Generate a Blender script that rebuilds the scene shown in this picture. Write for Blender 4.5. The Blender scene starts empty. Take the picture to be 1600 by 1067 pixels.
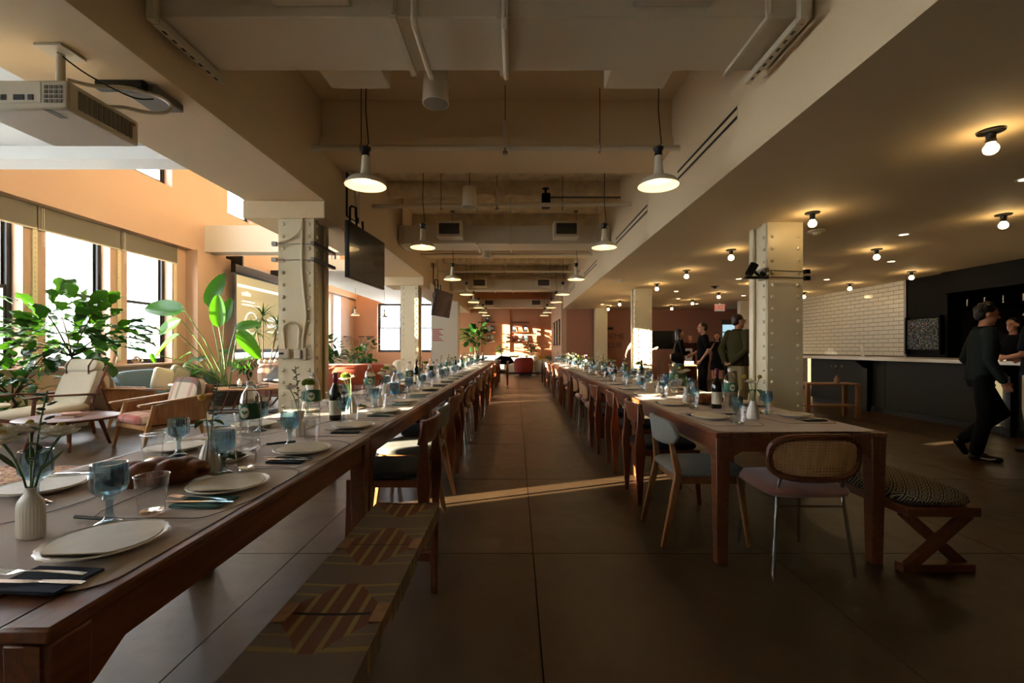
import bpy, bmesh, math, random
from mathutils import Vector, Matrix, Quaternion, Euler
import numpy as np
random.seed(7)
S = bpy.context.scene
C = S.collection
PI = math.pi
R = math.radians

# ------------------------------------------------------------------ camera, sky, sun, exposure
cam_d = bpy.data.cameras.new('camera'); cam = bpy.data.objects.new('camera', cam_d); C.objects.link(cam)
cam.location = (0, 0, 1.226); cam.rotation_euler = (PI/2, 0, 0)
cam_d.lens = 16; cam_d.sensor_width = 36; cam_d.sensor_fit = 'HORIZONTAL'
cam_d.shift_x = -6/1600; cam_d.shift_y = 10.5/1600
cam_d.clip_start = 0.05; cam_d.clip_end = 500
S.camera = cam

world = bpy.data.worlds.new('sky'); S.world = world; world.use_nodes = True
bg = world.node_tree.nodes['Background']
bg.inputs[0].default_value = (0.9, 0.94, 1.0, 1); bg.inputs[1].default_value = 5.4

SUN_DIR = Vector((0.935, 0.356, -0.127)).normalized()     # the way the light travels
sun_d = bpy.data.lights.new('sun', 'SUN'); sun_d.energy = 22; sun_d.angle = R(0.3); sun_d.color = (1.0, 0.84, 0.62)
sun = bpy.data.objects.new('sun', sun_d); C.objects.link(sun)
sun.rotation_euler = SUN_DIR.to_track_quat('-Z', 'Y').to_euler(); sun.location = (-30, -10, 8)

S.view_settings.view_transform = 'Standard'; S.view_settings.look = 'None'
S.view_settings.gamma = 1; S.view_settings.use_curve_mapping = False
S.view_settings.exposure = 1.95
cy = S.cycles
cy.use_denoising = True; cy.max_bounces = 10; cy.diffuse_bounces = 5; cy.glossy_bounces = 4
cy.transmission_bounces = 6; cy.transparent_max_bounces = 24; cy.caustics_reflective = False; cy.caustics_refractive = False
cy.sample_clamp_indirect = 6.0

def portal(x, y, z, sy, sz):
    d = bpy.data.lights.new('window_portal', 'AREA'); d.shape = 'RECTANGLE'; d.size = sy; d.size_y = sz
    d.cycles.is_portal = True
    o = bpy.data.objects.new('window_portal', d); C.objects.link(o)
    o.matrix_world = Matrix.Translation((x, y, z)) @ Matrix(((0, 0, -1, 0), (1, 0, 0, 0), (0, -1, 0, 0), (0, 0, 0, 1)))
    return o

# ------------------------------------------------------------------ materials
MATS = {}
def _nt(name):
    m = bpy.data.materials.new(name); m.use_nodes = True
    nt = m.node_tree; b = nt.nodes['Principled BSDF']
    MATS[name] = m
    return m, nt, b
def srgb(h):
    h = h.lstrip('#'); c = [int(h[i:i+2], 16)/255 for i in (0, 2, 4)]
    return tuple(x/12.92 if x <= .04045 else ((x+.055)/1.055)**2.4 for x in c) + (1,)
def mat(name, col, rough=.6, metal=0, noise=0, scale=8, bump=0, bscale=60, col2=None, coat=0, sheen=0, stretch=None, space='obj', spec=None, emit=None, estr=0, sss=0):
    if name in MATS: return MATS[name]
    m, nt, b = _nt(name)
    c = srgb(col) if isinstance(col, str) else col
    b.inputs['Base Color'].default_value = c; b.inputs['Roughness'].default_value = rough; b.inputs['Metallic'].default_value = metal
    if coat: b.inputs['Coat Weight'].default_value = coat
    if sheen: b.inputs['Sheen Weight'].default_value = sheen
    if spec is not None: b.inputs['Specular IOR Level'].default_value = spec
    if emit: b.inputs['Emission Color'].default_value = srgb(emit); b.inputs['Emission Strength'].default_value = estr
    if sss: b.inputs['Subsurface Weight'].default_value = sss; b.inputs['Subsurface Radius'].default_value = (.01, .004, .002)
    N = nt.nodes; L = nt.links
    if noise or bump:
        if space == 'obj': tc = N.new('ShaderNodeTexCoord'); src = tc.outputs['Object']
        else: tc = N.new('ShaderNodeNewGeometry'); src = tc.outputs['Position']
        if stretch:
            mp = N.new('ShaderNodeMapping'); mp.inputs['Scale'].default_value = stretch; L.new(src, mp.inputs[0]); src = mp.outputs[0]
    if noise:
        t = N.new('ShaderNodeTexNoise'); t.inputs['Scale'].default_value = scale; t.inputs['Detail'].default_value = 6; t.inputs['Roughness'].default_value = .6
        L.new(src, t.inputs['Vector'])
        mx = N.new('ShaderNodeMix'); mx.data_type = 'RGBA'
        c2 = (srgb(col2) if isinstance(col2, str) else col2) if col2 else tuple(max(0, x*(1-noise)) for x in c[:3])+(1,)
        mr = N.new('ShaderNodeMapRange'); mr.inputs[1].default_value = .35; mr.inputs[2].default_value = .68
        L.new(t.outputs[0], mr.inputs[0]); L.new(mr.outputs[0], mx.inputs[0])
        mx.inputs[6].default_value = c; mx.inputs[7].default_value = c2
        L.new(mx.outputs[2], b.inputs['Base Color'])
    if bump:
        t2 = N.new('ShaderNodeTexNoise'); t2.inputs['Scale'].default_value = bscale; t2.inputs['Detail'].default_value = 4
        L.new(src, t2.inputs['Vector'])
        bp = N.new('ShaderNodeBump'); bp.inputs['Strength'].default_value = bump; bp.inputs['Distance'].default_value = .01
        L.new(t2.outputs[0], bp.inputs['Height']); L.new(bp.outputs[0], b.inputs['Normal'])
    return m
def glass(name, col, gloss=1.0, ior=1.45, rough=.02):
    if name in MATS: return MATS[name]
    m, nt, b = _nt(name); N = nt.nodes; L = nt.links
    N.remove(b); out = N['Material Output']
    tr = N.new('ShaderNodeBsdfTransparent'); tr.inputs[0].default_value = col if not isinstance(col, str) else srgb(col)
    gl = N.new('ShaderNodeBsdfGlossy'); gl.inputs['Roughness'].default_value = rough
    lw = N.new('ShaderNodeLayerWeight'); lw.inputs[0].default_value = .5
    pw = N.new('ShaderNodeMath'); pw.operation = 'POWER'; pw.inputs[1].default_value = 3.5; L.new(lw.outputs['Facing'], pw.inputs[0])
    mm = N.new('ShaderNodeMath'); mm.operation = 'MULTIPLY_ADD'; mm.inputs[1].default_value = .55*gloss; mm.inputs[2].default_value = .035*gloss; mm.use_clamp = True; L.new(pw.outputs[0], mm.inputs[0])
    mx = N.new('ShaderNodeMixShader'); L.new(mm.outputs[0], mx.inputs[0]); L.new(tr.outputs[0], mx.inputs[1]); L.new(gl.outputs[0], mx.inputs[2])
    L.new(mx.outputs[0], out.inputs[0])
    return m
def leafmat(name, col, col2, trans=.45):
    if name in MATS: return MATS[name]
    m, nt, b = _nt(name); N = nt.nodes; L = nt.links
    out = N['Material Output']
    oi = N.new('ShaderNodeObjectInfo'); mx = N.new('ShaderNodeMix'); mx.data_type = 'RGBA'
    mx.inputs[6].default_value = srgb(col); mx.inputs[7].default_value = srgb(col2); L.new(oi.outputs['Random'], mx.inputs[0])
    L.new(mx.outputs[2], b.inputs['Base Color']); b.inputs['Roughness'].default_value = .35
    tl = N.new('ShaderNodeBsdfTranslucent'); mt = N.new('ShaderNodeMix'); mt.data_type = 'RGBA'; mt.blend_type = 'MULTIPLY'
    mt.inputs[0].default_value = 1; L.new(mx.outputs[2], mt.inputs[6]); mt.inputs[7].default_value = (2.0, 1.9, .4, 1)
    L.new(mt.outputs[2], tl.inputs[0])
    ms = N.new('ShaderNodeMixShader'); ms.inputs[0].default_value = trans
    L.new(b.outputs[0], ms.inputs[1]); L.new(tl.outputs[0], ms.inputs[2]); L.new(ms.outputs[0], out.inputs[0])
    return m
def sheermat(name, col):
    m, nt, b = _nt(name); N = nt.nodes; L = nt.links; out = N['Material Output']
    b.inputs['Base Color'].default_value = srgb(col); b.inputs['Roughness'].default_value = .9
    tl = N.new('ShaderNodeBsdfTranslucent'); tl.inputs[0].default_value = srgb(col)
    ms = N.new('ShaderNodeMixShader'); ms.inputs[0].default_value = .68; L.new(b.outputs[0], ms.inputs[1]); L.new(tl.outputs[0], ms.inputs[2]); L.new(ms.outputs[0], out.inputs[0])
    return m
def wood(name, a, b_, rough=.45, scale=(14, 1.4, 14)):
    return mat(name, a, rough, 0, noise=1, scale=3, col2=b_, stretch=scale, bump=.06, bscale=10)

M = {}
M['peach'] = mat('peach_wall_paint', '#be9e86', .75, bump=.03, bscale=120, space='w')
M['peachfar'] = mat('deep_peach_paint', '#c58d68', .75, bump=.03, bscale=120, space='w')
M['white'] = mat('white_paint', '#d8d2c4', .6, bump=.03, bscale=90, space='w')
M['ceil'] = mat('ceiling_paint', '#dac49e', .75, bump=.03, bscale=60, space='w')
M['ceil_blue'] = mat('lounge_ceiling_paint', '#dcdedd', .7)
M['rough'] = mat('sprayed_fireproofing', '#dcc7a0', .9, noise=.3, scale=5, bump=1.0, bscale=9, space='w')
M['brown'] = mat('terracotta_wall_paint', '#a3705a', .7, space='w', bump=.02)
M['column'] = mat('cream_steel_paint', '#ddd0ae', .35, bump=.06, bscale=40)
M['duct'] = mat('painted_duct_metal', '#cfc3ab', .5)
M['black'] = mat('black_frame_paint', '#15130f', .4)
M['blackm'] = mat('black_metal', '#0d0c0b', .35, metal=.3)
M['concrete_gap'] = mat('floor_joint', '#1d1610', .9)
M['shade'] = mat('grey_shade_fabric', '#6d675a', .8)
M['teak'] = wood('teak_wood', '#7a4424', '#5a2f17', .38)
M['walnut'] = wood('walnut_wood', '#6e3a1c', '#4c2511', .42)
M['chairwood'] = wood('chair_cherry_wood', '#7c3f1d', '#5a2a11', .33, (10, 10, 1.5))
M['oak'] = wood('oak_wood', '#9c6a3c', '#7d5029', .42, (10, 10, 1.5))
M['ash'] = wood('pale_ash_wood', '#b88d5c', '#9c7246', .5, (10, 10, 1.5))
M['darkfab'] = mat('charcoal_fabric', '#1d1f22', .9, bump=.2, bscale=300)
M['greyfab'] = mat('grey_wool_fabric', '#82827c', .95, noise=.2, scale=90, bump=.25, bscale=260)
M['creamfab'] = mat('cream_linen', '#cfc5af', .95, noise=.1, scale=60, bump=.25, bscale=220)
M['pinkfab'] = mat('dusty_pink_velvet', '#8a5a4a', .8, sheen=.4)
M['rustfab'] = mat('rust_velvet', '#a2431c', .8, sheen=.3, noise=.2, scale=6)
M['redfab'] = mat('brick_red_fabric', '#7e2415', .9, noise=.2, scale=10)
M['bluefab'] = mat('slate_blue_fabric', '#4a5a62', .95, bump=.2, bscale=200)
M['chrome'] = mat('chrome', '#c9c9c6', .12, metal=1)
M['steel'] = mat('brushed_steel', '#8e8a84', .32, metal=1)
M['darksteel'] = mat('dark_steel', '#120f0c', .35, metal=1)
M['silver'] = mat('cutlery_steel', '#d4d2cc', .15, metal=1)
M['paper'] = mat('kraft_table_paper', '#d3c4ba', .85, noise=.07, scale=3, bump=.12, bscale=5, space='w')
M['ink'] = mat('black_marker_ink', '#1a1719', .6)
M['ceramic'] = mat('white_ceramic', '#dcd6c8', .35)
M['plate'] = mat('pearl_plate', '#e2dccf', .3)
M['plateleaf'] = mat('cream_palm_plate', '#d5c8ac', .5, noise=.1, scale=18)
M['napteal'] = mat('teal_napkin', '#4d7d7c', .9, bump=.2, bscale=200)
M['napnavy'] = mat('navy_napkin', '#1b2a40', .9, bump=.2, bscale=200)
M['goblet'] = glass('blue_goblet_glass', (.62, .75, .80, 1), 3.0, 1.5)
M['clear'] = glass('clear_cup_plastic', (.95, .95, .945, 1), 2.6, 1.4)
M['bottleclear'] = glass('clear_bottle_plastic', (.955, .96, .955, 1), 3.4, 1.45)
M['sheer'] = sheermat('sun_diffuser_cloth', '#dfe6ee')  # cloth of the added shades, turns direct sun into soft light
M['waterfill'] = glass('water', (.975, .98, .98, 1), .5)
M['pane'] = glass('window_glass', (.96, .97, .97, 1), .5, 1.35)
M['winedark'] = mat('dark_wine_glass', '#0c0d08', .08, coat=.5)
M['foil'] = mat('burgundy_foil', '#6d1521', .3)
M['cream_label'] = mat('cream_paper_label', '#cfc6b0', .7)
M['green_label'] = mat('green_bottle_label', '#1c5a35', .5)
M['blue_label'] = mat('blue_can_label', '#4f9fc4', .5)
M['bread'] = mat('bread_crust', '#8a4f24', .55, noise=1, scale=14, col2='#5f3014', bump=.4, bscale=25)
M['stem'] = mat('green_stem', '#4d6b2a', .6)
M['petalw'] = sheermat('white_petal', '#f4efe2')
M['petalg'] = mat('green_petal', '#94a83a', .7)
M['petaly'] = mat('yellow_petal', '#b99a3a', .7)
M['eucal'] = mat('eucalyptus_leaf', '#4d5f52', .6)
M['bark'] = mat('plant_bark', '#5a4630', .85, noise=.4, scale=20)
M['soil'] = mat('soil', '#241a12', .95)
M['fig'] = leafmat('fig_leaf', '#1a3714', '#2f5a1c', .3)
M['bird'] = leafmat('banana_leaf', '#234d18', '#3c7020', .55)
M['fern'] = leafmat('small_leaf', '#1a3a1b', '#386a24', .3)
M['drac'] = leafmat('spiky_leaf', '#23421f', '#35592a', .2)
M['lamp_cream'] = mat('cream_enamel', '#d9d0bb', .3, coat=.3)
M['lamp_in'] = mat('white_enamel_inside', '#efe6d0', .4)
M['bulb'] = mat('warm_bulb', '#fff0d0', .3, emit='#ffd898', estr=14)
M['pbulb'] = mat('pendant_bulb', '#fff0d0', .3, emit='#ffdba0', estr=21)
M['dlight'] = mat('downlight_glow', '#fff0d0', .3, emit='#ffd9a0', estr=6)
M['tile'] = mat('white_glazed_tile', '#e2dac4', .15)
M['grout'] = mat('dark_grout', '#4a3d2b', .9)
M['bar_top'] = mat('white_stone_top', '#ded6c6', .25, noise=.08, scale=4)
M['bar_front'] = mat('grey_green_panel', '#262319', .5, spec=.2)
M['screenoff'] = mat('black_glossy_screen', '#0b0806', .22, coat=.5)
M['plastic_w'] = mat('offwhite_plastic', '#c9bfa8', .45)
M['plastic_g'] = mat('grey_plastic', '#6b6456', .5)
M['skin'] = mat('skin_light', '#c08a6c', .55, sss=.08)
M['skin2'] = mat('skin_tan', '#a87255', .55, sss=.08)
M['hair'] = mat('dark_hair', '#17100c', .5, noise=.4, scale=60, stretch=(1, 1, .1))
M['hairb'] = mat('brown_hair', '#3a2415', .5, noise=.4, scale=60, stretch=(1, 1, .1))
M['c_black'] = mat('black_cloth', '#0f0f11', .9, bump=.3, bscale=12, spec=.12)
M['c_charc'] = mat('charcoal_green_cloth', '#242a27', .9, bump=.3, bscale=12, spec=.12)
M['c_olive'] = mat('olive_cloth', '#3d3a22', .9, bump=.3, bscale=12, spec=.12)
M['c_khaki'] = mat('khaki_cloth', '#8d7b57', .9, bump=.3, bscale=12, spec=.12)
M['c_navy'] = mat('navy_cloth', '#1c2430', .9, bump=.3, bscale=12, spec=.12)
M['c_cream'] = mat('cream_cloth', '#b8ab92', .9, bump=.3, bscale=12, spec=.12)
M['c_pattern'] = mat('brown_print_cloth', '#4a2417', .9, noise=1, scale=30, col2='#150c08', spec=.12)
M['shoe_b'] = mat('black_shoe_leather', '#0c0b0b', .45)
M['shoe_w'] = mat('white_sole_rubber', '#c8c0b0', .6)
M['red_exit'] = mat('exit_red', '#c8261c', .5, emit='#d8281c', estr=.22)
M['exit_face'] = mat('exit_sign_face', '#e8dcc4', .5, emit='#e8d8b8', estr=.05)
M['letters'] = mat('bronze_letters', '#6b4634', .5)
M['board'] = mat('black_board', '#16110d', .5)

# ------------------------------------------------------------------ mesh builder
class MB:
    def __init__(s): s.v = []; s.f = []; s.mi = []; s.m = 0; s.T = None
    def add(s, vs, fs):
        o = len(s.v)
        if s.T is not None: vs = [tuple(s.T @ Vector(p)) for p in vs]
        s.v += [tuple(p) for p in vs]; s.f += [tuple(i+o for i in f) for f in fs]; s.mi += [s.m]*len(fs)
        return s
    def bx(s, x0, x1, y0, y1, z0, z1):
        vs = [(x, y, z) for z in (z0, z1) for y in (y0, y1) for x in (x0, x1)]
        return s.add(vs, [(0, 2, 3, 1), (4, 5, 7, 6), (0, 1, 5, 4), (2, 6, 7, 3), (0, 4, 6, 2), (1, 3, 7, 5)])
    def box(s, c, d, rot=None):
        h = [x/2 for x in d]
        vs = [Vector((x*h[0], y*h[1], z*h[2])) for z in (-1, 1) for y in (-1, 1) for x in (-1, 1)]
        if rot is not None:
            q = Euler(rot).to_matrix(); vs = [q @ p for p in vs]
        vs = [p+Vector(c) for p in vs]
        return s.add(vs, [(0, 2, 3, 1), (4, 5, 7, 6), (0, 1, 5, 4), (2, 6, 7, 3), (0, 4, 6, 2), (1, 3, 7, 5)])
    def rings(s, rs, closed_cap=True, loop=True):
        n = len(rs[0]); vs = [p for r in rs for p in r]; fs = []
        for i in range(len(rs)-1):
            for j in range(n if loop else n-1):
                a = i*n+j; b = i*n+(j+1) % n
                fs.append((a, b, b+n, a+n))
        if closed_cap:
            fs.append(tuple(reversed(range(n)))); fs.append(tuple(range((len(rs)-1)*n, len(rs)*n)))
        return s.add(vs, fs)
    def tube(s, pts, r, n=8, sq=False, up=None):
        pts = [Vector(p) for p in pts]; k = len(pts)
        rr = r if isinstance(r, (list, tuple)) else [r]*k
        rs = []; u = None
        for i, p in enumerate(pts):
            d = (pts[min(i+1, k-1)]-pts[max(i-1, 0)]).normalized()
            if u is None:
                u = Vector(up) if up else (Vector((0, 0, 1)) if abs(d.z) < .9 else Vector((0, 1, 0)))
            u = (u-d*u.dot(d)); u = u.normalized() if u.length > 1e-6 else d.orthogonal().normalized()
            w = d.cross(u)
            off = PI/4 if n == 4 else 0
            k2 = 1.414 if n == 4 else 1
            rs.append([p+(u*math.cos(2*PI*j/n+off)+w*math.sin(2*PI*j/n+off))*rr[i]*k2 for j in range(n)])
        return s.rings(rs)
    def bar(s, a, b, w, h, w2=None, h2=None, up=(0, 0, 1)):
        a = Vector(a); b = Vector(b); d = (b-a).normalized(); u = Vector(up); u = (u-d*u.dot(d))
        if u.length < 1e-5: u = d.orthogonal()
        u.normalize(); l = d.cross(u); w2 = w if w2 is None else w2; h2 = h if h2 is None else h2
        rs = []
        for p, ww, hh in ((a, w, h), (b, w2, h2)):
            rs.append([p+l*(sx*ww/2)+u*(sy*hh/2) for sx, sy in ((-1, -1), (1, -1), (1, 1), (-1, 1))])
        return s.rings(rs)
    def lathe(s, prof, n=24, c=(0, 0, 0), fn=None, cap=True):
        rs = []
        for (r, z) in prof:
            ring = []
            for j in range(n):
                a = 2*PI*j/n; q = max(r, 1e-4)*(fn(a, z) if fn else 1)
                ring.append((c[0]+q*math.cos(a), c[1]+q*math.sin(a), c[2]+z))
            rs.append(ring)
        return s.rings(rs, cap)
    def ell(s, c, r, n=12, m=8, rot=None):
        r = r if isinstance(r, (list, tuple)) else (r, r, r)
        q = Euler(rot).to_matrix() if rot is not None else None
        rs = []
        for i in range(m+1):
            t = -PI/2+PI*i/m; ct = max(math.cos(t), .02)
            ring = []
            for j in range(n):
                a = 2*PI*j/n; p = Vector((r[0]*ct*math.cos(a), r[1]*ct*math.sin(a), r[2]*math.sin(t)))
                ring.append((q @ p if q else p)+Vector(c))
            rs.append(ring)
        return s.rings(rs)
    def prism(s, poly, axis, a, b):
        def P(u, v, w): return {'x': (w, u, v), 'y': (u, w, v), 'z': (u, v, w)}[axis]
        n = len(poly); vs = [P(u, v, a) for u, v in poly]+[P(u, v, b) for u, v in poly]
        fs = [tuple(reversed(range(n))), tuple(range(n, 2*n))]+[(i, (i+1) % n, n+(i+1) % n, n+i) for i in range(n)]
        return s.add(vs, fs)
    def grid(s, fn, nu, nv, mf=None):
        vs = [fn(i/nu, j/nv) for j in range(nv+1) for i in range(nu+1)]; o = len(s.v)
        fs = []; ms = []
        for j in range(nv):
            for i in range(nu):
                a = j*(nu+1)+i; fs.append((a, a+1, a+nu+2, a+nu+1)); ms.append(mf((i+.5)/nu, (j+.5)/nv) if mf else s.m)
        k = len(s.mi); s.add(vs, fs); s.mi[k:] = ms
        return s
    def cushion(s, c, d, p=.5, n=10, rot=None):
        """soft box: superellipsoid"""
        q = Euler(rot).to_matrix() if rot is not None else None
        def sp(x, e): return math.copysign(abs(x)**e, x)
        rs = []; m = 10; k = 20
        for i in range(m+1):
            t = -PI/2+PI*i/m
            ring = []
            for j in range(k):
                a = 2*PI*j/k
                v = Vector((d[0]/2*sp(max(math.cos(t), .01), p)*sp(math.cos(a), .35), d[1]/2*sp(max(math.cos(t), .01), p)*sp(math.sin(a), .35), d[2]/2*sp(math.sin(t), .8)))
                ring.append((q @ v if q else v)+Vector(c))
            rs.append(ring)
        return s.rings(rs)
    def mesh(s, name, ms, smooth=True, angle=40):
        me = bpy.data.meshes.new(name); me.from_pydata(s.v, [], s.f)
        for m in (ms if isinstance(ms, (list, tuple)) else [ms]): me.materials.append(m)
        if any(s.mi): me.polygons.foreach_set('material_index', s.mi)
        bm = bmesh.new(); bm.from_mesh(me); bmesh.ops.recalc_face_normals(bm, faces=bm.faces); bm.to_mesh(me); bm.free()
        if smooth:
            me.polygons.foreach_set('use_smooth', [True]*len(me.polygons)); me.set_sharp_from_angle(angle=R(angle))
        me.update()
        return me
    def build(s, name, ms, parent=None, loc=None, rot=None, smooth=True, bev=0, sub=0, angle=40, seg=2):
        o = bpy.data.objects.new(name, s.mesh(name, ms, smooth, angle)); C.objects.link(o)
        if parent is not None: par(o, parent)
        if loc is not None: o.location = loc
        if rot is not None: o.rotation_euler = rot
        if bev:
            md = o.modifiers.new('bevel', 'BEVEL'); md.width = bev; md.segments = seg; md.limit_method = 'ANGLE'; md.angle_limit = R(40)
        if sub:
            md = o.modifiers.new('sub', 'SUBSURF'); md.levels = sub; md.render_levels = sub
        return o
def crv(pts, k=6):
    P_ = [Vector(p) for p in pts]; out = []
    for i in range(len(P_)-1):
        a, b, c, d = P_[max(i-1, 0)], P_[i], P_[i+1], P_[min(i+2, len(P_)-1)]
        for j in range(k):
            t = j/k; out.append(.5*((2*b)+(c-a)*t+(2*a-5*b+4*c-d)*t*t+(3*b-a-3*c+d)*t**3))
    return out+[P_[-1]]
KIDS = {}
def par(o, p):
    o.parent = p; KIDS.setdefault(p.name, []).append(o)
def inst(name, me, parent=None, loc=(0, 0, 0), rot=None, scale=None):
    o = bpy.data.objects.new(name, me); C.objects.link(o); o.location = loc
    if rot is not None:
        if isinstance(rot, Quaternion): o.rotation_mode = 'QUATERNION'; o.rotation_quaternion = rot
        else: o.rotation_euler = rot
    if scale is not None: o.scale = scale if isinstance(scale, (list, tuple)) else (scale,)*3
    if parent is not None: par(o, parent)
    return o
def tag(o, label, cat=None, group=None, kind=None):
    o['label'] = label
    if cat: o['category'] = cat
    if group: o['group'] = group
    if kind: o['kind'] = kind
    return o
def thing(name, label, cat, loc=(0, 0, 0), rz=0, group=None):
    o = bpy.data.objects.new(name, None); C.objects.link(o); o.empty_display_size = .1
    o.location = loc; o.rotation_euler = (0, 0, rz)
    return tag(o, label, cat, group)
def struct(o, label=None):
    o['kind'] = 'structure'
    if label: o['label'] = label
    return o
def dup(root, loc, rz=0, label=None, group=None, rot=None, scale=None):
    r = root.copy(); C.objects.link(r); r.location = loc; r.rotation_euler = rot if rot else (0, 0, rz)
    if scale: r.scale = (scale,)*3
    if label: r['label'] = label
    if group: r['group'] = group
    def rec(src, dst):
        for ch in KIDS.get(src.name, []):
            c = ch.copy(); C.objects.link(c); par(c, dst); rec(ch, c)
    rec(root, r)
    return r
class Proto:
    """the first placing moves the thing itself, later ones copy it"""
    def __init__(s, root): s.r = root; s.used = False
    def put(s, loc, rz=0, label=None, group=None, rot=None, scale=None):
        if not s.used:
            s.used = True; o = s.r; o.location = loc; o.rotation_euler = rot if rot else (0, 0, rz)
            if scale: o.scale = (scale,)*3
            if label: o['label'] = label
            if group: o['group'] = group
            return o
        return dup(s.r, loc, rz, label, group, rot, scale)
TMP = bpy.data.scenes.new('workshop')           # a side scene in which single meshes are evaluated, removed at the end
def evaluated(o):
    TMP.collection.objects.link(o)
    with bpy.context.temp_override(scene=TMP, view_layer=TMP.view_layers[0]): dg = bpy.context.evaluated_depsgraph_get()
    me = bpy.data.meshes.new_from_object(o.evaluated_get(dg), depsgraph=dg); TMP.collection.objects.unlink(o)
    return me
def text_mesh(body, size, m, extrude=.002, align='CENTER'):
    cu = bpy.data.curves.new('text', 'FONT'); cu.body = body; cu.size = size; cu.extrude = extrude; cu.align_x = align; cu.align_y = 'CENTER'
    o = bpy.data.objects.new('text', cu); me = evaluated(o)
    bpy.data.objects.remove(o); bpy.data.curves.remove(cu)
    me.materials.clear(); me.materials.append(m)
    return me
ORDW = ['first', 'second', 'third', 'fourth', 'fifth', 'sixth', 'seventh', 'eighth', 'ninth', 'tenth', 'eleventh', 'twelfth', 'thirteenth', 'fourteenth',
        'fifteenth', 'sixteenth', 'seventeenth', 'eighteenth', 'nineteenth', 'twentieth']
def nth(i): return ORDW[i] if i < 20 else 'twenty-'+ORDW[i-20]
# ------------------------------------------------------------------ the setting
YN, YF, XW = -2.2, 23.0, -8.2          # near wall, far wall, window wall
ZR, XS = 2.75, 1.85                    # right-hand ceiling height, soffit face
YB = 17.8                              # terracotta wall
# floor: base plus poured slabs with saw-cut joints
def floor_mat():
    m, nt, b = _nt('polished_concrete'); N = nt.nodes; L = nt.links
    g = N.new('ShaderNodeNewGeometry')
    def noise(sc, det=8, ro=.65, dist=0):
        t = N.new('ShaderNodeTexNoise'); t.inputs['Scale'].default_value = sc; t.inputs['Detail'].default_value = det
        t.inputs['Roughness'].default_value = ro; t.inputs['Distortion'].default_value = dist; L.new(g.outputs['Position'], t.inputs['Vector']); return t
    a = noise(.9, 8, .7, .6); c = noise(26, 3, .6); d = noise(4, 10, .75, 1.2)
    r = N.new('ShaderNodeValToRGB'); L.new(a.outputs[0], r.inputs[0])
    e = r.color_ramp.elements; e[0].position = .3; e[0].color = srgb('#3d2d1d'); e[1].position = .7; e[1].color = srgb('#58432b')
    oi = N.new('ShaderNodeObjectInfo')
    hv = N.new('ShaderNodeHueSaturation'); mr = N.new('ShaderNodeMapRange'); mr.inputs[3].default_value = .88; mr.inputs[4].default_value = 1.1
    L.new(oi.outputs['Random'], mr.inputs[0]); L.new(mr.outputs[0], hv.inputs['Value']); L.new(r.outputs[0], hv.inputs['Color'])
    mx = N.new('ShaderNodeMix'); mx.data_type = 'RGBA'; mx.blend_type = 'MULTIPLY'
    m2 = N.new('ShaderNodeMapRange'); m2.inputs[1].default_value = .56; m2.inputs[2].default_value = .72; m2.inputs[4].default_value = .55
    L.new(d.outputs[0], m2.inputs[0]); L.new(m2.outputs[0], mx.inputs[0]); L.new(hv.outputs[0], mx.inputs[6]); mx.inputs[7].default_value = (.5, .42, .34, 1)
    L.new(mx.outputs[2], b.inputs['Base Color'])
    m3 = N.new('ShaderNodeMapRange'); m3.inputs[3].default_value = .26; m3.inputs[4].default_value = .55; L.new(d.outputs[0], m3.inputs[0]); L.new(m3.outputs[0], b.inputs['Roughness'])
    bp = N.new('ShaderNodeBump'); bp.inputs['Strength'].default_value = .03; L.new(c.outputs[0], bp.inputs['Height']); L.new(bp.outputs[0], b.inputs['Normal'])
    b.inputs['Specular IOR Level'].default_value = .32
    return m
FM = floor_mat()
flo = struct(MB().bx(XW-.4, 11.6, YN-.2, YF+.2, -.25, -.012).build('floor', M['concrete_gap']), 'polished concrete floor with saw-cut joints')
sm = MB().bx(-.702, .702, -.767, .767, -.02, 0).mesh('slab', FM, False)
nx = 0
for i in range(-6, 8):
    for j in range(-3, 14):
        inst('slab', sm, flo, (.103+1.41*i+.705, 2.72+1.54*j-.77, 0))

# left window wall
LOW = [(-1.7, -.3), (.4, 1.65), (2.05, 3.3), (3.7, 4.9), (6.3, 7.57), (7.94, 9.2), (9.6, 10.86), (12.95, 14.2), (14.6, 15.85), (16.25, 17.5), (18.9, 20.15), (20.4, 21.2)]  # first opening, behind the camera, added to brighten the near table
UPP = LOW[4:]
wl = MB()
ZS, ZL, ZU0, ZU1, ZT = .87, 3.62, 5.06, 6.85, 7.25
wl.bx(XW-.4, XW, YN, YF, 0, ZS); wl.bx(XW-.4, XW, YN, YF, ZL, ZU0); wl.bx(XW-.4, XW, YN, YF, ZU1, ZT)
def piers(ops, z0, z1):
    y = YN
    for a, b in ops: wl.bx(XW-.4, XW, y, a, z0, z1); y = b
    wl.bx(XW-.4, XW, y, YF, z0, z1)
piers(LOW, ZS, ZL); piers(UPP, ZU0, ZU1)
wl.bx(XW, XW+.16, YN, YF, 3.68, 4.95)           # projecting band above the windows
for y0, y1 in ((5.0, 6.15), (11.3, 12.8), (17.6, 18.3)): wl.bx(XW, XW+.3, y0, y1, 0, 3.67)
wall_left = struct(wl.build('wall_left', M['peach'], smooth=False), 'peach wall with tall windows along the lounge')
MB().bx(XW-.05, XW+.1, 1.2, YF-.1, ZS-.03, ZS+.02).build('window_ledge', M['peach'], wall_left, bev=.01)
rv = MB().ell((0, 0, 0), (.012, .012, .012), 6, 4).mesh('bolt', M['column'])
for y in (7.755, 9.4, 10.95):
    o = MB().bx(XW-.002, XW+.022, y-.05, y+.03, ZS+.1, 3.3).build('riveted_strip', M['column'], wall_left)
    for k in range(28): inst('bolt', rv, o, (XW+.022, y-.01, ZS+.16+k*.083))
wn = 0
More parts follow.
